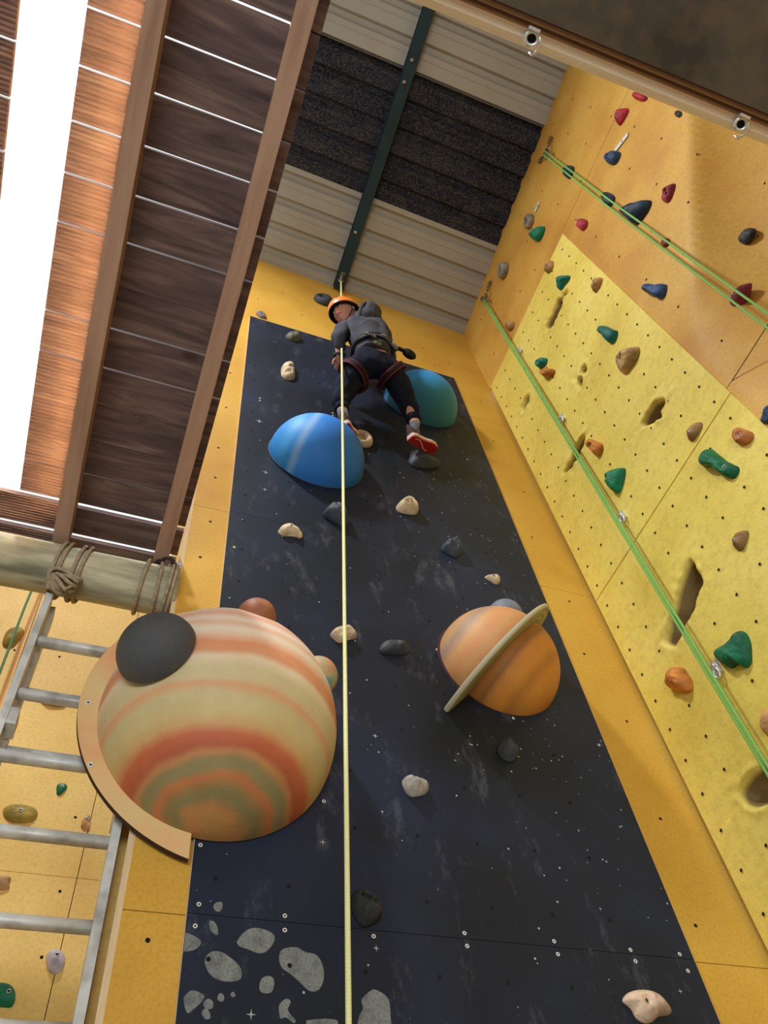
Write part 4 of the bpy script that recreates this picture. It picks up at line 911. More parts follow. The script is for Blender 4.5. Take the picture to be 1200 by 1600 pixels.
# ring shaped holds
def ring_hold(w, cu, cv, ru, rv, minor, mat, lab, tilt=0.0, base=0.0, stretch=1.4):
    h = tag(empty('climbing_hold', FR[w](cu, cv, base)), lab, 'climbing hold', GR[w])
    mb = MB(); n = 36; V = []; q = 14
    for k in range(n):
        a = 2 * PI * k / n; d = Vector((math.cos(a), math.sin(a)))
        th_ = minor * (1 + .25 * math.sin(a + 2.0))
        for j in range(q):
            b_ = 2 * PI * j / q
            off = th_ * math.cos(b_); hh = base + minor * .5 + th_ * stretch * max(-.35, math.sin(b_))
            x = d.x * (ru - minor + off); y = d.y * (rv - minor + off)
            V.append(FR[w](cu + x * math.cos(tilt) - y * math.sin(tilt), cv + x * math.sin(tilt) + y * math.cos(tilt), hh))
    mb.add(V, [(k * q + j, k * q + (j + 1) % q, ((k + 1) % n) * q + (j + 1) % q, ((k + 1) % n) * q + j) for k in range(n) for j in range(q)], 0, True)
    mb.build('grip', mat, h)
    mb = MB(); c = FR[w](cu, cv, base + .003); nn = NV[w]; u_ = nn.orthogonal().normalized(); v_ = nn.cross(u_)
    V = [c + (u_ if w == 'r' else u_) * 0]
    P = [FR[w](cu + (ru - minor) * math.cos(t), cv + (rv - minor) * math.sin(t), base + .002) for t in [2 * PI * k / 24 for k in range(24)]]
    mb.add(P, [tuple(range(24))]); mb.build('inner_plate', mat, h)
    mb = MB(); mb.tube([c - nn * .002, c + nn * .005], .008, 10); mb.build('bolt', m_bolt, h)
ring_hold('r', -.885, 7.62, .055, .085, .022, CM['grey'], 'grey ring shaped hold with a white route tag near the roof', base=-.010)
ring_hold('r', -1.31, 7.70, .066, .090, .026, CM['grey'], 'plain grey ring shaped hold between the two rope anchors', base=-.010)
ring_hold('y', .872, 7.70, .075, .085, .028, CM['dark'], 'dark grey ring hold on the yellow wall left of the climber helmet')
ring_hold('b', 1.018, 5.47, .062, .085, .019, CM['cream'], 'cream ring shaped hold peeking out right of the lower blue dome')

# route tags
m_tag = plain('tag_white', (214, 214, 206), .5)
def route_tag(y0, z0, y1, z1, lab):
    mb = MB(); a = Vector((2.181, y0, z0)); b_ = Vector((2.181, y1, z1)); d = (b_ - a).normalized(); s = Vector((1, 0, 0)).cross(d)
    mb.obox((a + b_) / 2, (Vector((1, 0, 0)), d, s), (.0015, (b_ - a).length / 2, .017))
    for k in (-.012, .012):
        disc(mb, (a + b_) / 2 + d * (.01) + s * k * .45 - Vector((.0022, 0, 0)), d, s, .0045, 1, 8)
    o = mb.build('route_tag', [m_tag, m_pocket]); origin_to(o, (a + b_) / 2); tag(o, lab, 'tag', 'white route tags')
route_tag(.185, 6.70, .070, 6.63, 'white strip tag above the rounded navy hold')
route_tag(.80, 7.60, .725, 7.60, 'small white strip tag above the grey ring hold near the roof')

# ================================================================ ROPES AND ANCHORS
def rope_mat(name, c1, c2):
    m, nt, b = new_mat(name); N = nt.nodes; L = nt.links
    tc = N.new('ShaderNodeTexCoord'); wv = N.new('ShaderNodeTexWave'); wv.bands_direction = 'Z'; wv.inputs['Scale'].default_value = 40; wv.inputs['Distortion'].default_value = 2
    L.new(tc.outputs['Object'], wv.inputs['Vector']); mx = N.new('ShaderNodeMixRGB'); L.new(wv.outputs['Fac'], mx.inputs['Fac'])
    mx.inputs['Color1'].default_value = lin(c1); mx.inputs['Color2'].default_value = lin(c2)
    L.new(mx.outputs['Color'], b.inputs['Base Color']); b.inputs['Roughness'].default_value = .7
    bp = N.new('ShaderNodeBump'); bp.inputs['Strength'].default_value = .4; bp.inputs['Distance'].default_value = .002; L.new(wv.outputs['Fac'], bp.inputs['Height']); L.new(bp.outputs['Normal'], b.inputs['Normal'])
    return m
m_rope_y = rope_mat('yellow_rope', (232, 232, 162), (240, 240, 176))
m_rope_g = rope_mat('green_rope', (92, 158, 66), (142, 204, 100))
def rope(pts, r, mat, lab, group=None):
    mb = MB(); P = []
    for a, b_ in zip(pts[:-1], pts[1:]):
        for k in range(12): P.append(Vector(a).lerp(Vector(b_), k / 12))
    P.append(Vector(pts[-1])); mb.tube(P, r, 10)
    o = mb.build('climbing_rope', mat); origin_to(o, pts[0]); tag(o, lab, 'rope', group); return o
rope([(.969, 1.80, 7.71), (.571, 1.546, 2.194), (.483, 1.49, .95)], .0062, m_rope_y, 'pale yellow climbing rope running down the middle from the roof beam')
g = 'green top ropes on the right wall'
rope([(2.11, .40, 7.74), (2.07, .413, 6.0), (2.06, .414, 4.315), (2.06, .415, 1.0)], .0055, m_rope_g, 'green rope strand crossing the red fin hold, upper of its pair', g)
rope([(2.11, .425, 7.74), (2.08, .45, 6.0), (2.07, .459, 4.278), (2.07, .46, 1.0)], .0055, m_rope_g, 'green rope strand casting the long shadow, lower of the upper pair', g)
rope([(2.11, 1.56, 7.66), (2.08, 1.532, 3.045), (2.08, 1.53, 1.0)], .006, m_rope_g, 'green rope strand nearest the orange knob, right one of the lower pair', g)
rope([(2.105, 1.575, 7.66), (2.085, 1.553, 3.045), (2.085, 1.55, 1.0)], .006, m_rope_g, 'green rope strand nearest the corner, left one of the lower pair', g)
rope([(-.478, 2.9, 5.0), (-.478, 2.9, 4.579), (-.470, 2.9, 4.152), (-.46, 2.9, .5)], .006, rope_mat('dark_green_rope', (50, 104, 62), (84, 140, 88)), 'dark green rope hanging in front of the far wall at the left edge')
rope([(-.452, 2.96, 5.0), (-.43, 2.96, 4.1), (-.41, 2.96, .5)], .0035, plain('faded_red_cord', (212, 140, 96), .8), 'faded red cord hanging on the far wall behind the ladder')

def link(mb, c, d, s, L, W, r):
    d = Vector(d).normalized(); s = Vector(s); s = (s - d * s.dot(d)).normalized(); P = []
    for k in range(16):
        a = 2 * PI * k / 16
        P.append(Vector(c) + d * (math.sin(a) * W + math.copysign(L - W, math.sin(a)) * (abs(math.sin(a)) > .01)) + s * math.cos(a) * W)
    mb.tube(P, r, 6, True)
def chain(name, start, end, parent, n):
    mb = MB(); a, b_ = Vector(start), Vector(end); d = b_ - a
    for k in range(n):
        c = a + d * (k + .5) / n; s = Vector((0, 0, 1)).cross(d) if k % 2 else Vector((.3, .2, 1)).cross(d).cross(d)
        if s.length < 1e-6: s = Vector((1, 0, 0))
        link(mb, c, d, s, d.length / n * .62, .010, .0042)
    return mb.build(name, m_steel, parent)
def anchor(loc, top, left, lab):
    a = tag(empty('rope_anchor', loc), lab, 'anchor', 'steel chain anchors')
    loc = Vector(loc)
    for p in (top, left):
        chain('chain', p, loc, a, 4)
        mb = MB(); p = Vector(p); mb.box(p + Vector((-.004, -.018, -.014)), p + Vector((.016, .018, .014))); mb.tube([p + Vector((.01, 0, 0)), p + Vector((-.014, 0, 0))], .009, 6); mb.build('bolt_hanger', m_steel, a)
    mb = MB(); mb.tube([loc + Vector((0, .022 * math.cos(t), -.034 + .036 * math.sin(t))) for t in [2 * PI * k / 24 for k in range(24)]], .0058, 8, True)
    mb.tube([loc + Vector((.008, .020 * math.cos(t) + .01, -.040 + .034 * math.sin(t))) for t in [2 * PI * k / 24 for k in range(24)]], .0058, 8, True)
    mb.build('carabiner', m_steel, a)
anchor((2.14, .408, 7.80), (2.172, .318, 7.93), (2.172, .49, 7.95), 'upper steel chain anchor holding two green ropes beside the dark roof sheet')
anchor((2.14, 1.565, 7.74), (2.172, 1.475, 7.88), (2.172, 1.62, 7.90), 'lower steel chain anchor with green ropes near the back corner')
a = tag(empty('rope_anchor', (.969, 1.80, 8.06)), 'steel chain anchor at the beam end above the climber', 'anchor', 'steel chain anchors')
chain('chain', (1.02, 1.83, 8.095), (.969, 1.80, 7.76), a, 6); chain('chain', (1.04, 1.83, 8.095), (.972, 1.80, 7.78), a, 6)
mb = MB(); mb.tube([(.969 + .018 * math.cos(t), 1.80, 7.735 + .034 * math.sin(t)) for t in [2 * PI * k / 20 for k in range(20)]], .005, 8, True); mb.build('carabiner', m_steel, a)

def hanger_plate(z, lab):
    h = tag(empty('bolt_hanger', (2.176, 1.566, z)), lab, 'bolt hanger', 'bolt hangers down the relief panel')
    mb = MB(); mb.box((2.165, 1.548, z - .03), (2.178, 1.584, z + .03)); mb.build('plate', m_galv, h)
    mb = MB(); mb.tube([(2.155, 1.566 + .014 * math.cos(t), z - .03 + .022 * math.sin(t)) for t in [2 * PI * k / 18 for k in range(18)]], .004, 6, True)
    mb.tube([(2.168, 1.566, z + .01), (2.155, 1.566, z + .01)], .009, 6); mb.build('eye', m_galv, h)
hanger_plate(6.666, 'steel bolt hanger near the top of the relief panel, left of the teal cup hold')
hanger_plate(5.621, 'steel bolt hanger beside the green rope above the orange hold')
hanger_plate(4.578, 'steel bolt hanger beside the green rope below the bright green tapered hold')
hanger_plate(3.54, 'steel bolt hanger touching the large dark green shark fin hold')
# ================================================================ THE CLIMBER
def skin_obj(name, verts, edges, mat, parent=None, sub=2, root=0, post=None):
    """verts: {key: (x,y,z,r)} or (x,y,z,rx,ry)"""
    keys = list(verts); idx = {k: i for i, k in enumerate(keys)}
    me = bpy.data.meshes.new(name); me.from_pydata([verts[k][:3] for k in keys], [(idx[a], idx[b_]) for a, b_ in edges], [])
    o = bpy.data.objects.new(name + '_src', me); C.objects.link(o)
    o.modifiers.new('Skin', 'SKIN')
    sv = me.skin_vertices[0].data
    for k in keys:
        v = verts[k]; sv[idx[k]].radius = (v[3], v[4] if len(v) > 4 else v[3]); sv[idx[k]].use_root = False
    sv[idx[keys[root]]].use_root = True
    s = o.modifiers.new('Sub', 'SUBSURF'); s.levels = sub; s.render_levels = sub
    dg = bpy.context.evaluated_depsgraph_get(); dg.update()
    m2 = bpy.data.meshes.new_from_object(o.evaluated_get(dg))
    m2.name = name
    m2.materials.clear(); m2.materials.append(mat)
    for p in m2.polygons: p.use_smooth = True
    bpy.data.objects.remove(o)
    if post:
        for v in m2.vertices: v.co = post(v.co)
    r = bpy.data.objects.new(name, m2); C.objects.link(r)
    if parent: r.parent = parent; r.matrix_parent_inverse = Matrix.Translation(parent.location).inverted()
    return r
m_skin = paint('skin', [(206, 150, 126), (222, 168, 144)], scale=8, rough=.55)
m_hood = paint('charcoal_hoodie', [(66, 68, 76), (84, 86, 94)], scale=14, rough=.95, bump=.6, bscale=120, spec=.1)
m_trous = paint('black_trousers', [(22, 28, 42), (34, 40, 56)], scale=14, rough=.9, bump=.5, bscale=90, spec=.15)
m_orange = plain('orange_shell', (236, 128, 40), .35, 0, .5)
m_navyin = plain('dark_lining', (26, 28, 40), .8)
m_harn = plain('black_webbing', (20, 22, 28), .7)
m_redtrim = plain('red_trim', (120, 30, 40), .6)
m_greyweb = plain('grey_webbing', (112, 108, 104), .6)
m_sock = plain('grey_sock', (96, 100, 112), .9)
m_mid = plain('cream_midsole', (226, 206, 190), .6)
m_sole = plain('red_outsole', (178, 34, 40), .5)
m_upper = paint('dark_shoe_upper', [(54, 38, 42), (80, 52, 54)], scale=30, rough=.8)

V3 = Vector
J = dict(hip=(1.03, 1.69, 5.95), waist=(1.015, 1.655, 6.10), chest=(.975, 1.638, 6.28), neckb=(.935, 1.655, 6.385), neck=(.91, 1.662, 6.43),
         shL=(.885, 1.665, 6.33), shR=(1.085, 1.605, 6.33), elL=(.822, 1.70, 6.17), wrL=(.850, 1.775, 6.085), elR=(1.17, 1.70, 6.25), wrR=(1.25, 1.84, 6.34),
         hipL=(.97, 1.72, 5.90), hipR=(1.095, 1.675, 5.90), kneeL=(.878, 1.842, 5.73), ankL=(.872, 1.885, 5.54), kneeR=(1.235, 1.765, 5.79), ankR=(1.306, 1.838, 5.56))
# ---- the body, one continuous surface
B = {'hip': (*J['hip'], .075, .065), 'waist': (*J['waist'], .068, .058), 'chest': (*J['chest'], .080, .065), 'neckb': (*J['neckb'], .045), 'neck': (*J['neck'], .034), 'skull': (.905, 1.668, 6.50, .045),
     'shL': (*J['shL'], .036), 'elL': (*J['elL'], .027), 'wrL': (*J['wrL'], .019), 'shR': (*J['shR'], .036), 'elR': (*J['elR'], .027), 'wrR': (*J['wrR'], .019),
     'hipL': (*J['hipL'], .062), 'kneeL': (*J['kneeL'], .040), 'ankL': (*J['ankL'], .025), 'hipR': (*J['hipR'], .062), 'kneeR': (*J['kneeR'], .040), 'ankR': (*J['ankR'], .025)}
E_ = [('hip', 'waist'), ('waist', 'chest'), ('chest', 'neckb'), ('neckb', 'neck'), ('neck', 'skull'), ('chest', 'shL'), ('shL', 'elL'), ('elL', 'wrL'), ('chest', 'shR'), ('shR', 'elR'), ('elR', 'wrR'), ('hip', 'hipL'), ('hipL', 'kneeL'), ('kneeL', 'ankL'), ('hip', 'hipR'), ('hipR', 'kneeR'), ('kneeR', 'ankR')]
# feet inside the shoes
B['ftL'] = (.89, 1.90, 5.46, .018); B['ftR'] = (1.325, 1.876, 5.485, .018); E_ += [('ankL', 'ftL'), ('ankR', 'ftR')]
def hand(side, wr, fwd, across, down):
    """palm, four curled fingers of unequal length and a thumb from the side of the palm"""
    wr, f, a, dn = V3(wr), V3(fwd).normalized(), V3(across).normalized(), V3(down).normalized()
    p = wr + f * .028; B['palm' + side] = (*p, .021, .013); E_.append(('wr' + side, 'palm' + side))
    for i, (o, l) in enumerate(((-.0175, .030), (-.006, .034), (.0065, .032), (.018, .026))):
        k0 = p + f * .018 + a * o; k1 = k0 + f * l * .5 + dn * .004; k2 = k1 + f * l * .22 + dn * l * .35; k3 = k2 - f * l * .08 + dn * l * .35
        prev = 'palm' + side
        for j, (q, r_) in enumerate(((k0, .0075), (k1, .0068), (k2, .0062), (k3, .0052))):
            n_ = 'f%s%d%d' % (side, i, j); B[n_] = (*q, r_); E_.append((prev, n_)); prev = n_
    t0 = wr + f * .018 - a * .022; t1 = t0 + f * .016 - a * .012 + dn * .006; t2 = t1 + f * .016 + dn * .008
    prev = 'palm' + side
    for j, (q, r_) in enumerate(((t0, .0088), (t1, .0075), (t2, .006))):
        n_ = 't%s%d' % (side, j); B[n_] = (*q, r_); E_.append((prev, n_)); prev = n_
hand('L', J['wrL'], (.15, .75, -.5), (1, -.1, .1), (.0, .35, -.9))
hand('R', J['wrR'], (.5, .8, .3), (.7, -.5, .4), (.0, .6, -.8))
person = skin_obj('person', B, E_, m_skin, None, 2, 0)
origin_to(person, J['hip'])
tag(person, 'child climber in charcoal hoodie, black trousers and orange helmet, high on black panel', 'person')
def pbuild(mb, name, mats, sub=None):
    o = mb.build(name, mats, person)
    if sub is not None: o.parent = sub; o.matrix_parent_inverse = Matrix.Identity(4)
    return o
# ---- head, looking down to the left
fw = V3((-.86, -.30, -.30)).normalized(); upv = (V3((-.05, -.16, 1)) - fw * V3((-.05, -.16, 1)).dot(fw)).normalized(); rt = fw.cross(upv).normalized()
hc = V3((.878, 1.652, 6.52))
def H(f, r, u): return hc + fw * f + rt * r + upv * u
mb = MB(); n = 32; V = []; m_ = 24
for i in range(m_ + 1):
    b_ = -PI / 2 + PI * i / m_
    for k in range(n):
        a = 2 * PI * k / n
        f_ = math.cos(b_) * math.cos(a); r_ = math.cos(b_) * math.sin(a); u_ = math.sin(b_)
        F_, R_, U_ = f_ * .084, r_ * .070, u_ * .098
        if u_ < -.1: F_ *= 1 - .10 * (-u_ - .1); R_ *= 1 - .42 * (-u_ - .1)
        if f_ < 0 and u_ < -.2: F_ *= .75
        if f_ > .75:
            nose = math.exp(-(r_ / .10) ** 2) * math.exp(-((u_ + .18) / .17) ** 2); F_ += .016 * nose
            for s_ in (-1, 1): F_ -= .007 * math.exp(-((r_ - s_ * .33) / .15) ** 2) * math.exp(-((u_ - .05) / .11) ** 2)
            F_ += .005 * math.exp(-(r_ / .25) ** 2) * math.exp(-((u_ + .52) / .09) ** 2)
        if f_ > .4: F_ += .005 * math.exp(-(r_ / .2) ** 2) * math.exp(-((u_ + .85) / .12) ** 2)
        V.append(H(F_, R_, U_))
mb.add(V, [(i * n + k, i * n + (k + 1) % n, (i + 1) * n + (k + 1) % n, (i + 1) * n + k) for i in range(m_) for k in range(n)], 0, True)
for s_ in (-1, 1): mb.ball(H(-.005, s_ * .071, -.005), (.014, .006, .020), 12, 0, (fw, rt, upv))
head = pbuild(mb, 'head', m_skin)
mb = MB()
for s_ in (-1, 1):
    mb.ball(H(.073, s_ * .026, .004), (.008, .013, .008), 12, 0, (fw, rt, upv)); mb.ball(H(.079, s_ * .026, .003), (.004, .006, .006), 10, 1, (fw, rt, upv))
pbuild(mb, 'eyes', [m_white, plain('iris', (50, 34, 28), .3)], head)
mb = MB()
for s_ in (-1, 1): mb.tube([H(.080, s_ * .014, .020), H(.080, s_ * .028, .024), H(.072, s_ * .041, .018)], .0032, 6)
pbuild(mb, 'eyebrows', plain('dark_hair', (46, 32, 26), .9), head)
mb = MB(); mb.tube([H(.070, -.020, -.052), H(.080, -.008, -.050), H(.080, .008, -.050), H(.070, .020, -.052)], [.002, .0042, .0042, .002], 8); pbuild(mb, 'mouth', plain('lips', (176, 92, 88), .5), head)
# ---- helmet
mb = MB(); n = 48; m_ = 16; V = []
def helm(a, b_, e):
    f_, r_, u_ = math.cos(b_) * math.cos(a), math.cos(b_) * math.sin(a), math.sin(b_)
    dip = -.014 * math.cos(a) ** 2 * (math.cos(a) < 0) * math.cos(b_)
    return H(f_ * (.118 + e) + .002, r_ * (.100 + e), .018 + u_ * (.098 + e) + dip)
for e in (0, -.006):
    for i in range(m_ + 1):
        b_ = -.12 + (PI / 2 + .12) * i / m_
        for k in range(n): V.append(helm(2 * PI * k / n, b_, e))
q = (m_ + 1) * n
mb.add(V, [(i * n + k, i * n + (k + 1) % n, (i + 1) * n + (k + 1) % n, (i + 1) * n + k) for i in range(m_) for k in range(n)], 0, True)
mb.add(V, [(q + i * n + k, q + (i + 1) * n + k, q + (i + 1) * n + (k + 1) % n, q + i * n + (k + 1) % n) for i in range(m_) for k in range(n)] , 1, True)
mb.add(V, [(k, q + k, q + (k + 1) % n, (k + 1) % n) for k in range(n)], 1, True)
helmet = pbuild(mb, 'helmet', [m_orange, m_navyin])
mb = MB()
for a in (.5, 1.1, 1.9, 2.6, -.5, -1.1, -1.9, -2.6):
    p0 = helm(a, .38, .0012); p1 = helm(a, .62, .0012); mb.tube([p0, (p0 + p1) / 2 + (p0 - hc).normalized() * .001, p1], [.003, .0065, .003], 6, flat=.4)
pbuild(mb, 'helmet_vents', m_navyin, helmet)
mb = MB(); mb.tube([helm(2 * PI * k / 48, -.12, -.008) for k in range(48)], .008, 8, True); pbuild(mb, 'helmet_padding', m_navyin, helmet)
mb = MB()
for s_ in (-1, 1):
    mb.tube([H(.02, s_ * .088, .0), H(.020, s_ * .074, -.045), H(.03, s_ * .035, -.092), H(.032, 0, -.101)], .0035, 6)
    mb.tube([H(-.05, s_ * .082, .0), H(-.01, s_ * .076, -.03), H(.020, s_ * .074, -.045)], .0032, 6)
pbuild(mb, 'chin_strap', m_harn, helmet)
# ---- hoodie
def wob(amp, fr, sd=0):
    def f(co):
        n_ = noise.noise_vector(Vector((co.x * fr, co.y * fr, co.z * fr * .8 + sd))); return co + n_ * amp
    return f
HD = {'w0': (1.03, 1.675, 5.965, .112, .102), 'waist': (1.02, 1.655, 6.11, .122, .105), 'chest': (.978, 1.635, 6.28, .138, .112), 'neckb': (.935, 1.655, 6.395, .074),
      'shL': (*J['shL'], .074), 'upL': (.850, 1.68, 6.25, .064), 'elL': (*J['elL'], .060), 'wrL': (J['wrL'][0] - .002, J['wrL'][1] - .015, J['wrL'][2] + .015, .038),
      'shR': (*J['shR'], .070), 'elR': (*J['elR'], .050), 'wrR': (1.24, 1.82, 6.325, .036)}
skin_obj('hoodie', HD, [('w0', 'waist'), ('waist', 'chest'), ('chest', 'neckb'), ('chest', 'shL'), ('shL', 'upL'), ('upL', 'elL'), ('elL', 'wrL'), ('chest', 'shR'), ('shR', 'elR'), ('elR', 'wrR')], m_hood, person, 3, 1, wob(.014, 16))
# the hood hangs behind the neck
mb = MB(); n = 28; m_ = 16; V = []
hx = V3((1.02, 1.59, 6.42)); ha = V3((.80, -.42, -.42)).normalized(); hu = (V3((0, 0, 1)) - ha * ha.z).normalized(); hr = ha.cross(hu)
for i in range(m_ + 1):
    b_ = -PI / 2 + PI * i / m_
    for k in range(n):
        a = 2 * PI * k / n
        p = hx + ha * math.sin(b_) * .080 + hu * math.cos(b_) * math.cos(a) * .10 + hr * math.cos(b_) * math.sin(a) * .10
        p += ha * -.02 * math.exp(-((math.cos(b_) - .3) / .3) ** 2)
        p = p + noise.noise_vector(p * 16) * .022; V.append(p)
mb.add(V, [(i * n + k, i * n + (k + 1) % n, (i + 1) * n + (k + 1) % n, (i + 1) * n + k) for i in range(m_) for k in range(n)], 0, True)
mb.tube([hx + ha * -.035 + hu * math.cos(a) * .082 + hr * math.sin(a) * .088 for a in [2 * PI * k / 24 for k in range(24)]], .014, 8, True)
pbuild(mb, 'hood', m_hood)
mb = MB()
for c, ax, r_ in (((J['wrL'][0], J['wrL'][1] - .006, J['wrL'][2] + .004), V3(J['wrL']) - V3(J['elL']), .031), ((1.243, 1.84, 6.33), V3(J['wrR']) - V3(J['elR']), .031)):
    d = ax.normalized(); u_ = d.orthogonal().normalized(); v_ = d.cross(u_)
    mb.tube([V3(c) + u_ * r_ * math.cos(t) + v_ * r_ * math.sin(t) for t in [2 * PI * k / 20 for k in range(20)]], .009, 8, True)
pbuild(mb, 'cuffs', m_hood)
# ---- trousers
TR = {'hip': (1.03, 1.682, 6.01, .112, .104), 'seat': (1.03, 1.69, 5.92, .098, .092), 'hipL': (.968, 1.722, 5.88, .090), 'thL': (.908, 1.79, 5.81, .080), 'kneeL': (*J['kneeL'], .072), 'shinL': (.868, 1.862, 5.65, .062), 'ankL': (.871, 1.877, 5.585, .046),
      'hipR': (1.098, 1.675, 5.89, .090), 'thR': (1.17, 1.715, 5.845, .082), 'kneeR': (*J['kneeR'], .072), 'shinR': (1.28, 1.81, 5.70, .060), 'ankR': (1.303, 1.830, 5.615, .045)}
skin_obj('trousers', TR, [('hip', 'seat'), ('seat', 'hipL'), ('hipL', 'thL'), ('thL', 'kneeL'), ('kneeL', 'shinL'), ('shinL', 'ankL'), ('seat', 'hipR'), ('hipR', 'thR'), ('thR', 'kneeR'), ('kneeR', 'shinR'), ('shinR', 'ankR')], m_trous, person, 3, 0, wob(.012, 18, 5))
for c, ax, r_ in (((.8715, 1.880, 5.567), V3(J['ankL']) - V3(J['kneeL']), .037), ((1.3045, 1.8335, 5.600), V3(J['ankR']) - V3(J['kneeR']), .038)):
    d = ax.normalized(); u_ = d.orthogonal().normalized(); v_ = d.cross(u_)
    mb = MB(); mb.tube([V3(c) - d * .03, V3(c) - d * .012, V3(c) + d * .008, V3(c) + d * .012], [r_ + .006, r_ + .008, r_ + .003, r_ - .004], 20); pbuild(mb, 'trouser_cuff', m_trous)
# ---- socks and shoes
def shoe(side, heel, toe, upd, ank, sock_top):
    heel, toe, ank = V3(heel), V3(toe), V3(ank); f_ = (toe - heel).normalized(); u_ = (V3(upd) - f_ * V3(upd).dot(f_)).normalized(); r_ = f_.cross(u_); Ln = (toe - heel).length
    prof = [(0, .018), (.04, .028), (.15, .033), (.32, .030), (.5, .031), (.68, .039), (.82, .039), (.93, .030), (.985, .016)]
    def outline(g, y):
        L_ = []; 
        for t, w in prof: L_.append(heel + f_ * t * Ln + r_ * (w * g + .004 * math.sin(t * 3)) + u_ * y)
        for t, w in prof[::-1]: L_.append(heel + f_ * t * Ln - r_ * (w * g) + u_ * y)
        return L_
    mb = MB(); lv = [outline(.9, -.010), outline(1.0, -.006), outline(1.0, .0)]; q = len(lv[0]); V = sum(lv, [])
    mb.add(V, [(j * q + i, j * q + (i + 1) % q, (j + 1) * q + (i + 1) % q, (j + 1) * q + i) for j in range(2) for i in range(q)] + [tuple(range(q))], 0)
    kids = [pbuild(mb, 'outsole', m_sole)]
    mb = MB(); mb.tube([heel + f_ * Ln * t + r_ * .022 * math.sin(t * 7) - u_ * .0115 for t in [.12 + .6 * k / 14 for k in range(15)]], .0045, 6, flat=.5); kids.append(pbuild(mb, 'sole_stripe', m_mid))
    mb = MB(); lv = [outline(1.0, .0), outline(1.07, .006), outline(1.07, .018), outline(.98, .024)]; V = sum(lv, [])
    mb.add(V, [(j * q + i, j * q + (i + 1) % q, (j + 1) * q + (i + 1) % q, (j + 1) * q + i) for j in range(3) for i in range(q)] + [tuple(range(3 * q, 4 * q))], 0)
    kids.append(pbuild(mb, 'midsole', m_mid))
    mb = MB(); V = []; lay = 9
    for j in range(lay):
        s_ = j / (lay - 1)
        for i, p in enumerate(outline(.96, .022)):
            c = heel + f_ * Ln * .24 + u_ * .022
            t = (p - heel).dot(f_) / Ln; hgt_ = .030 + .052 * max(0, 1 - t / .62)
            g = math.cos(s_ * PI / 2 * .92); mid = heel + f_ * ((p - heel).dot(f_)) * (1 - .25 * s_ * (t > .3) - 0) + u_ * .022
            side_v = r_ * ((p - heel).dot(r_)); V.append(mid + side_v * (g * .75 + .25 * (t < .4)) * (1 if t > .4 else 1 - .25 * s_) + u_ * hgt_ * math.sin(s_ * PI / 2))
    mb.add(V, [(j * q + i, j * q + (i + 1) % q, (j + 1) * q + (i + 1) % q, (j + 1) * q + i) for j in range(lay - 1) for i in range(q)] + [tuple((lay - 1) * q + i for i in range(q))], 0, True)
    up_ = pbuild(mb, 'shoe', m_upper)
    for o in kids: o.parent = up_; o.matrix_parent_inverse = Matrix.Identity(4)
    mb = MB(); mb.tube([ank, heel + f_ * Ln * .22 + u_ * .065, heel + f_ * Ln * .28 + u_ * .04], [.029, .030, .032], 14); pbuild(mb, 'sock', m_sock)
    mb = MB(); top = V3(sock_top); mb.tube([top, ank], [.031, .0305], 14); pbuild(mb, 'sock_band', plain('pale_band', (214, 190, 186), .8))
shoe('R', (1.270, 1.87, 5.43), (1.462, 1.93, 5.475), (-.1, -.25, 1), (1.308, 1.842, 5.555), (1.305, 1.834, 5.595))
shoe('L', (.870, 1.875, 5.385), (.955, 1.972, 5.425), (0, -.1, 1), (.874, 1.878, 5.53), (.873, 1.880, 5.565))
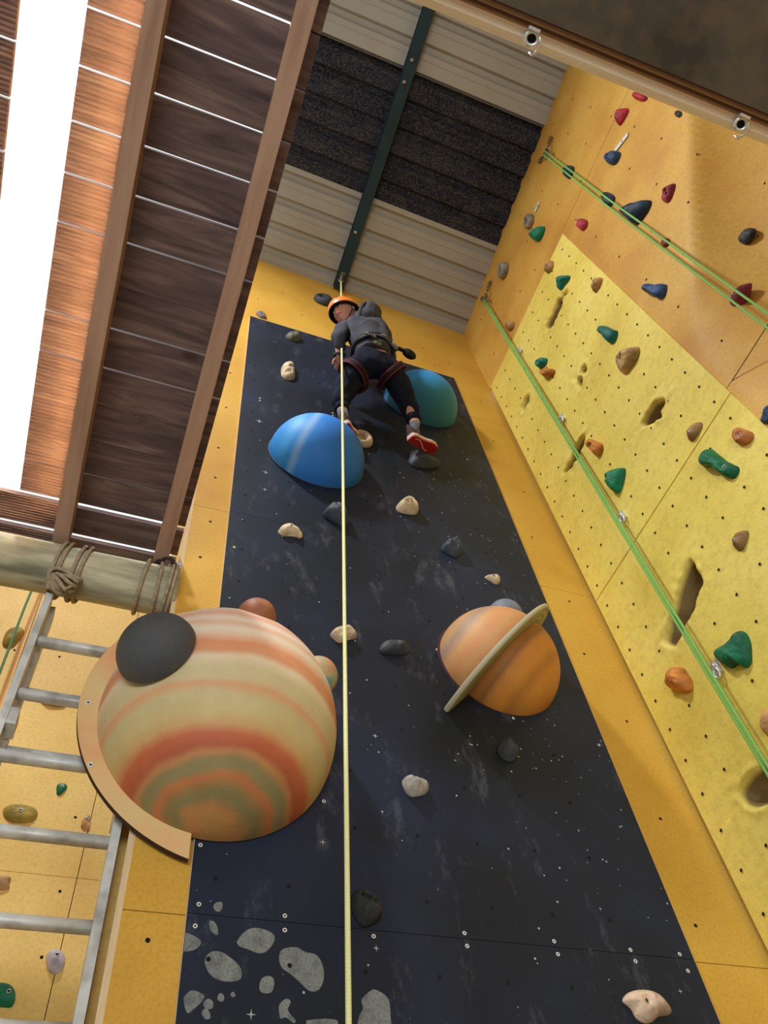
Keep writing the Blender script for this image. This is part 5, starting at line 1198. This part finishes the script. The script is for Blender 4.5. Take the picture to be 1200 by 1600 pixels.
# ---- harness
mb = MB(); P = []
for k in range(40):
    a = 2 * PI * k / 40; P.append((1.03 + .126 * math.cos(a), 1.67 + .118 * math.sin(a), 6.035 + .012 * math.cos(a)))
mb.tube(P, .017, 8, True, flat=.5); belt = pbuild(mb, 'harness_belt', m_harn)
mb = MB(); mb.tube([(1.03 + .130 * math.cos(a), 1.67 + .124 * math.sin(a), 6.052) for a in [-2.5 + 1.6 * k / 14 for k in range(15)]], .009, 8, flat=.4)
mb.tube([(1.03 + .130 * math.cos(a), 1.67 + .122 * math.sin(a), 6.018) for a in [-2.6 + 1.9 * k / 14 for k in range(15)]], .005, 8)
pbuild(mb, 'belt_webbing', m_greyweb, belt)
for s_, (c, ax) in (('L', ((.925, 1.772, 5.83), V3((-.065, .045, -.07)))), ('R', ((1.145, 1.712, 5.855), V3((.075, .03, -.05))))):
    d = ax.normalized(); u_ = d.orthogonal().normalized(); v_ = d.cross(u_)
    for off, r_, mt, nm in ((0, .017, m_harn, 'leg_loop'), (.016, .004, m_redtrim, 'leg_loop_trim'), (-.016, .004, m_redtrim, 'leg_loop_trim')):
        mb = MB(); mb.tube([V3(c) + d * off + (u_ * math.cos(t) + v_ * math.sin(t)) * (.094 if r_ > .01 else .106) for t in [2 * PI * k / 28 for k in range(28)]], r_, 8, True, flat=.7 if r_ > .01 else 1); pbuild(mb, nm, mt)
for pts in ([(.955, 1.572, 6.045), (.935, 1.545, 5.985), (.965, 1.535, 5.94), (1.0, 1.55, 5.97), (.995, 1.56, 6.04)], [(1.03, 1.556, 6.04), (1.045, 1.525, 5.985), (1.075, 1.53, 5.96), (1.10, 1.55, 6.0), (1.095, 1.57, 6.045)]):
    mb = MB(); mb.tube(pts, .0045, 8); pbuild(mb, 'gear_loop', m_greyweb, belt)
mb = MB(); mb.obox((1.02, 1.575, 5.95), (V3((1, .2, .2)).normalized(), V3((-.2, 1, 0)).normalized(), V3((0, 0, 1))), (.022, .006, .014)); pbuild(mb, 'buckle', plain('olive_buckle', (128, 120, 84), .5))
mb = MB(); mb.obox((1.145, 1.59, 6.04), (V3((1, .5, 0)).normalized(), V3((-.5, 1, 0)).normalized(), V3((0, 0, 1))), (.020, .008, .024)); pbuild(mb, 'belt_buckle', plain('steel_buckle', (128, 140, 160), .4))
mb = MB(); mb.tube([(1.14, 1.63, 6.06), (1.19, 1.62, 6.10), (1.235, 1.625, 6.10), (1.245, 1.63, 6.06)], [.016, .014, .012, .008], 10)
mb.ball((1.275, 1.645, 6.13), (.05, .03, .035), 16, 0, (V3((.9, .1, -.35)).normalized(), V3((0, 1, .1)).normalized(), V3((.35, 0, .9)).normalized()))
pbuild(mb, 'harness_pouch', plain('black_pouch', (24, 26, 30), .6))
